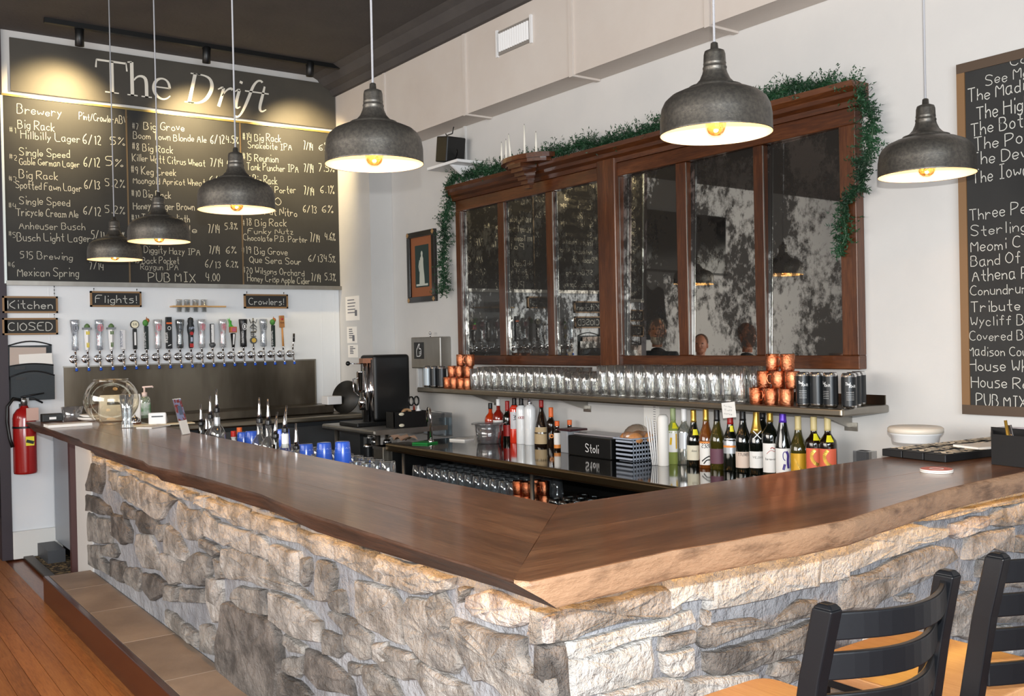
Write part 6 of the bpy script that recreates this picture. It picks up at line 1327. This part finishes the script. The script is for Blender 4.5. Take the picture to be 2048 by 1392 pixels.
# ================================================================ BAR STOOLS
seat_w=wood('beech_seat','#a9764a','#bd8a5c','#c99a6e','X',.4,.2,1.4)
def rounded(w_,d,r,n=5):
    P=[]
    for cx_,cy_,a0 in ((w_/2-r,d/2-r,0),(-w_/2+r,d/2-r,math.pi/2),(-w_/2+r,-d/2+r,math.pi),(w_/2-r,-d/2+r,1.5*math.pi)):
        for i in range(n+1): a=a0+math.pi/2*i/n; P.append((cx_+r*math.cos(a),cy_+r*math.sin(a)))
    return P
def stool(label,x,y,rz):
    """faces +X; back on the -X side"""
    t=thing('bar_stool',label,'bar stool',(x,y,0),'black ladder back bar stools')
    L_=lambda mb,n,m,**k: mb.build(n,m,None,loc=(0,0,0),**k)
    def part(mb,n,m,**k):
        o_=mb.build(n,m,None,loc=(0,0,0),**k); o_.parent=t; return o_
    SHt=.72
    mb=MB(); mb.prism([Vector((a,b,SHt-.025)) for a,b in rounded(.42,.43,.045)],(0,0,.025)); part(mb,'seat',seat_w,bevel=.004)
    for s_ in (-1,1):
        mb=MB(); mb.bar([(-.215,s_*.188,0),(-.205,s_*.188,.45),(-.205,s_*.188,.74),(-.235,s_*.186,.92),(-.262,s_*.182,1.043)],(.02,0,0),(0,.0155,0))
        c_=Vector((-.262,s_*.182,1.043)); o1=[c_+Vector((a*.02,b*.0155,0)) for a,b in ((-1,-1),(1,-1),(1,1),(-1,1))]; o2=[c_+Vector((a*.011,b*.010,.009)) for a,b in ((-1,-1),(1,-1),(1,1),(-1,1))]
        mb.add(o1+o2,[(0,1,5,4),(1,2,6,5),(2,3,7,6),(3,0,4,7),(4,5,6,7),(3,2,1,0)]); part(mb,'back_post',blackm,bevel=.003)
        mb=MB(); mb.bar([(.19,s_*.19,0),(.17,s_*.18,.69)],(.014,0,0),(0,.014,0)); part(mb,'front_leg',blackm,bevel=.002)
    for k,zc in enumerate((1.010,.937,.864,.791)):
        hz=.0235; n=14; mb=MB(); vs=[];fs=[]
        for i in range(n+1):
            f=i/n; yy=-.172+.344*f; bow=.058*math.sin(math.pi*f)
            xx=-.25-(.012 if k==0 else 0)+ .0*(k)+(.03*(1.0-(zc-.74)/.3)) - bow
            for dx,dz in ((-.007,-hz),(.007,-hz),(.007,hz),(-.007,hz)): vs.append((xx+dx,yy,zc+dz))
        for i in range(n):
            for j in range(4): fs.append((i*4+j,i*4+(j+1)%4,i*4+4+(j+1)%4,i*4+4+j))
        fs+=[(3,2,1,0),tuple(len(vs)-4+j for j in range(4))]; mb.add(vs,fs); part(mb,'back_slat',blackm,bevel=.003)
    for a,b in (((.165,-.18),(.165,.18)),((-.205,-.188),(-.205,.188)),((.165,-.18),(-.205,-.188)),((.165,.18),(-.205,.188))):
        mb=MB(); w_=(0,.011,0) if abs(a[0]-b[0])>.1 else (.011,0,0); mb.bar([(a[0],a[1],.682),(b[0],b[1],.682)],w_,(0,0,.0125)); part(mb,'seat_rail',blackm)
        mb=MB(); zz=.26 if a[0]>.1 and b[0]>.1 else .33; mb.bar([(a[0],a[1],zz),(b[0],b[1],zz)],w_,(0,0,.0125)); part(mb,'stretcher',blackm)
    t.rotation_euler=(0,0,rz); return t
s1=stool('nearest black ladder back bar stool with beech seat at the bar front',1.285,-1.555,.0)
s2=dup(s1,(1.30,-2.13,0),.0,'second black ladder back bar stool, cut off by the right edge')
# ================================================================ SEATING SIDE (seen in the mirror)
def mir_at(px_,py_,tot,cx_):
    v=CAM+ray(px_,py_)*tot; n=Vector((math.sin(TILT[0]),math.cos(TILT[0])*math.cos(TILT[1]),math.sin(TILT[1]))).normalized(); q=Vector((cx_,YM+.032,1.934)); return v-n*(2*(v-q).dot(n))
a_=mir_at(1287,412,13.1,4.13); b_=mir_at(1452,527,13.1,3.6)
t=thing('wall_television','large switched off black television on the far seating wall','television',(10.0,(a_.y+b_.y)/2,2.3))
MB().box(9.99,10.045,a_.y,a_.y+1.35,a_.z-.85,a_.z-.05).build('screen',M('tv_black','#0b0b0c',.12),t,bevel=.006); MB().box(9.98,10.0,a_.y-.02,a_.y+1.37,a_.z-.87,a_.z-.85).build('bezel',black,t)
a_=mir_at(1308,560,13.1,4.13); b_=mir_at(1308,690,13.1,4.13)
t=thing('hanging_shirt','dark long sleeved shirt on a hanger on the far wall','shirt',(10.0,a_.y,a_.z-.8))
mb=MB(); yy=a_.y; zt_=a_.z-.08
sh_=[(-.10,0),(-.17,-.04),(-.24,-.55),(-.18,-.60),(-.15,-.4),(-.14,-.72),(.14,-.72),(.15,-.4),(.18,-.60),(.24,-.55),(.17,-.04),(.10,0),(.05,-.05),(-.05,-.05)]
mb.prism([Vector((10.0,yy+a,zt_+b)) for a,b in sh_],(.045,0,0)); mb.build('shirt_body',M('shirt_grey','#26282b',.85,bump=.5,bs=12,bd=.02),t,bevel=.01)
MB().tube([(10.02,yy-.1,zt_-.01),(10.02,yy,zt_+.04),(10.02,yy+.1,zt_-.01)],.004,6).tube([(10.02,yy,zt_+.04),(10.02,yy,zt_+.08),(10.03,yy+.02,zt_+.10)],.003,6).build('hanger',chrome,t)
# three seated people as skinned figures
def person(label,x,y,rz,shirt,hair,skin='#b98468',beard=None,seat=.72,lean=0):
    t=thing('person',label,'person',(x,y,0))
    J={'pelvis':(0,0,seat+.10,.135),'waist':(.01,0,seat+.26,.125),'chest':(.03,0,seat+.44,.15),'collar':(.03,0,seat+.55,.085),'neck':(.04,0,seat+.60,.052)}
    E_=[('pelvis','waist'),('waist','chest'),('chest','collar'),('collar','neck')]
    for s_,n in ((1,'l'),(-1,'r')):
        J['sh'+n]=(.03,s_*.17,seat+.51,.065); J['el'+n]=(.10,s_*.24,seat+.26,.042); J['wr'+n]=(.32,s_*.14,seat+.30,.028); J['hn'+n]=(.39,s_*.10,seat+.30,.034)
        J['hp'+n]=(.03,s_*.10,seat+.08,.095); J['kn'+n]=(.45,s_*.13,seat+.06,.065); J['an'+n]=(.42,s_*.13,.30,.042); J['ft'+n]=(.56,s_*.14,.27,.04)
        E_+=[('chest','sh'+n),('sh'+n,'el'+n),('el'+n,'wr'+n),('wr'+n,'hn'+n),('pelvis','hp'+n),('hp'+n,'kn'+n),('kn'+n,'an'+n),('an'+n,'ft'+n)]
    ks=list(J); me=bpy.data.meshes.new('body'); me.from_pydata([J[k][:3] for k in ks],[(ks.index(a),ks.index(b)) for a,b in E_],[])
    o_=bpy.data.objects.new('body',me); scn.collection.objects.link(o_); o_.parent=t
    md=o_.modifiers.new('skin','SKIN'); sl=me.skin_vertices[0].data if me.skin_vertices else None
    if sl is None:
        bm=bmesh.new(); bm.from_mesh(me); bm.verts.layers.skin.verify(); bm.to_mesh(me); bm.free(); sl=me.skin_vertices[0].data
    for i,k in enumerate(ks): sl[i].radius=(J[k][3],J[k][3]*(1.25 if k in ('chest','waist','pelvis') else 1)); sl[i].use_root=(k=='pelvis')
    o_.modifiers.new('sub','SUBSURF').levels=2; o_.modifiers['sub'].render_levels=2
    me.materials.append(M('cloth_'+shirt[1:],shirt,.85,bump=.3,bs=20))
    sk=M('skin_'+skin[1:],skin,.5); hz=seat+.755
    def part(mb,n,m,par=t): 
        q=mb.build(n,m,None,loc=(0,0,0)); q.parent=par; return q
    mb=MB(); mb.ell((.05,0,hz),(.092,.075,.115),18,12).ell((.075,0,hz-.055),(.06,.055,.06),14,8).tube([(.04,0,seat+.60),(.045,0,hz-.06)],.05,12)
    mb.ell((.145,0,hz-.012),(.02,.014,.028),8,6); mb.ell((.04,.078,hz-.01),(.02,.010,.03),8,6); mb.ell((.04,-.078,hz-.01),(.02,.010,.03),8,6)
    hd=part(mb,'head',sk)
    for s_ in (-1,1): part(MB().ell((.128,s_*.03,hz+.015),(.010,.013,.008),8,6),'eye',M('eye_dark','#1c1614',.3))
    part(MB().ell((.128,0,hz-.058),(.010,.024,.006),8,6),'mouth',M('lips','#8a4a40',.5))
    part(MB().ell((.012,0,hz+.035),(.092,.084,.095),16,10),'hair',M('hair_'+hair[1:],hair,.8,bump=.6,bs=50))
    if beard: part(MB().ell((.085,0,hz-.085),(.055,.062,.055),12,8),'beard',M('hair_'+beard[1:],beard,.8,bump=.6,bs=50))
    for s_ in (-1,1):
        mb=MB(); c_=Vector((.385,s_*.10,seat+.30))
        mb.ell(c_+Vector((.02,0,-.0)),(.05,.04,.02),10,6)
        for k in range(4): mb.tube([c_+Vector((.05,(-.027+k*.018),.0)),c_+Vector((.085-.006*abs(k-1.5),-.029+k*.019,-.006)),c_+Vector((.108-.008*abs(k-1.5),-.029+k*.019,-.022))],[.0095,.0085,.007],7)
        mb.tube([c_+Vector((.0,-s_*.035,0)),c_+Vector((.035,-s_*.055,-.005)),c_+Vector((.06,-s_*.05,-.015))],[.011,.0095,.008],7)
        part(mb,'hand',sk)
    t.rotation_euler=(0,0,rz); return t
for k,(px_,py_,s_,cx_,rz,lb,shc,hr,bd_,sk) in enumerate(((1315,662,10.9,4.13,-2.4,'seated bearded man in a dark shirt looking to the right, seen in the mirror','#1d2024','#8d8478','#a59a8c','#b98468'),(1402,690,11.9,3.6,-2.3,'seated person with short brown hair seen small in the mirror middle','#2a2626','#4a3020',None,'#a87058'),(1490,672,10.4,3.6,-2.9,'seated person in dark clothes at the right of the mirrored group','#202428','#6a4a38',None,'#a87058'))):
    v=mir_at(px_,py_,s_,cx_); sc_=v.z/1.475
    pt_=person(lb,v.x,v.y,rz,shc,hr,sk,bd_,.72); pt_.scale=(sc_,sc_,sc_)
    dup(s1,(v.x,v.y,0),rz,'black bar stool under the %s mirrored seated person'%('first','second','third')[k],scale=(sc_,sc_,sc_))
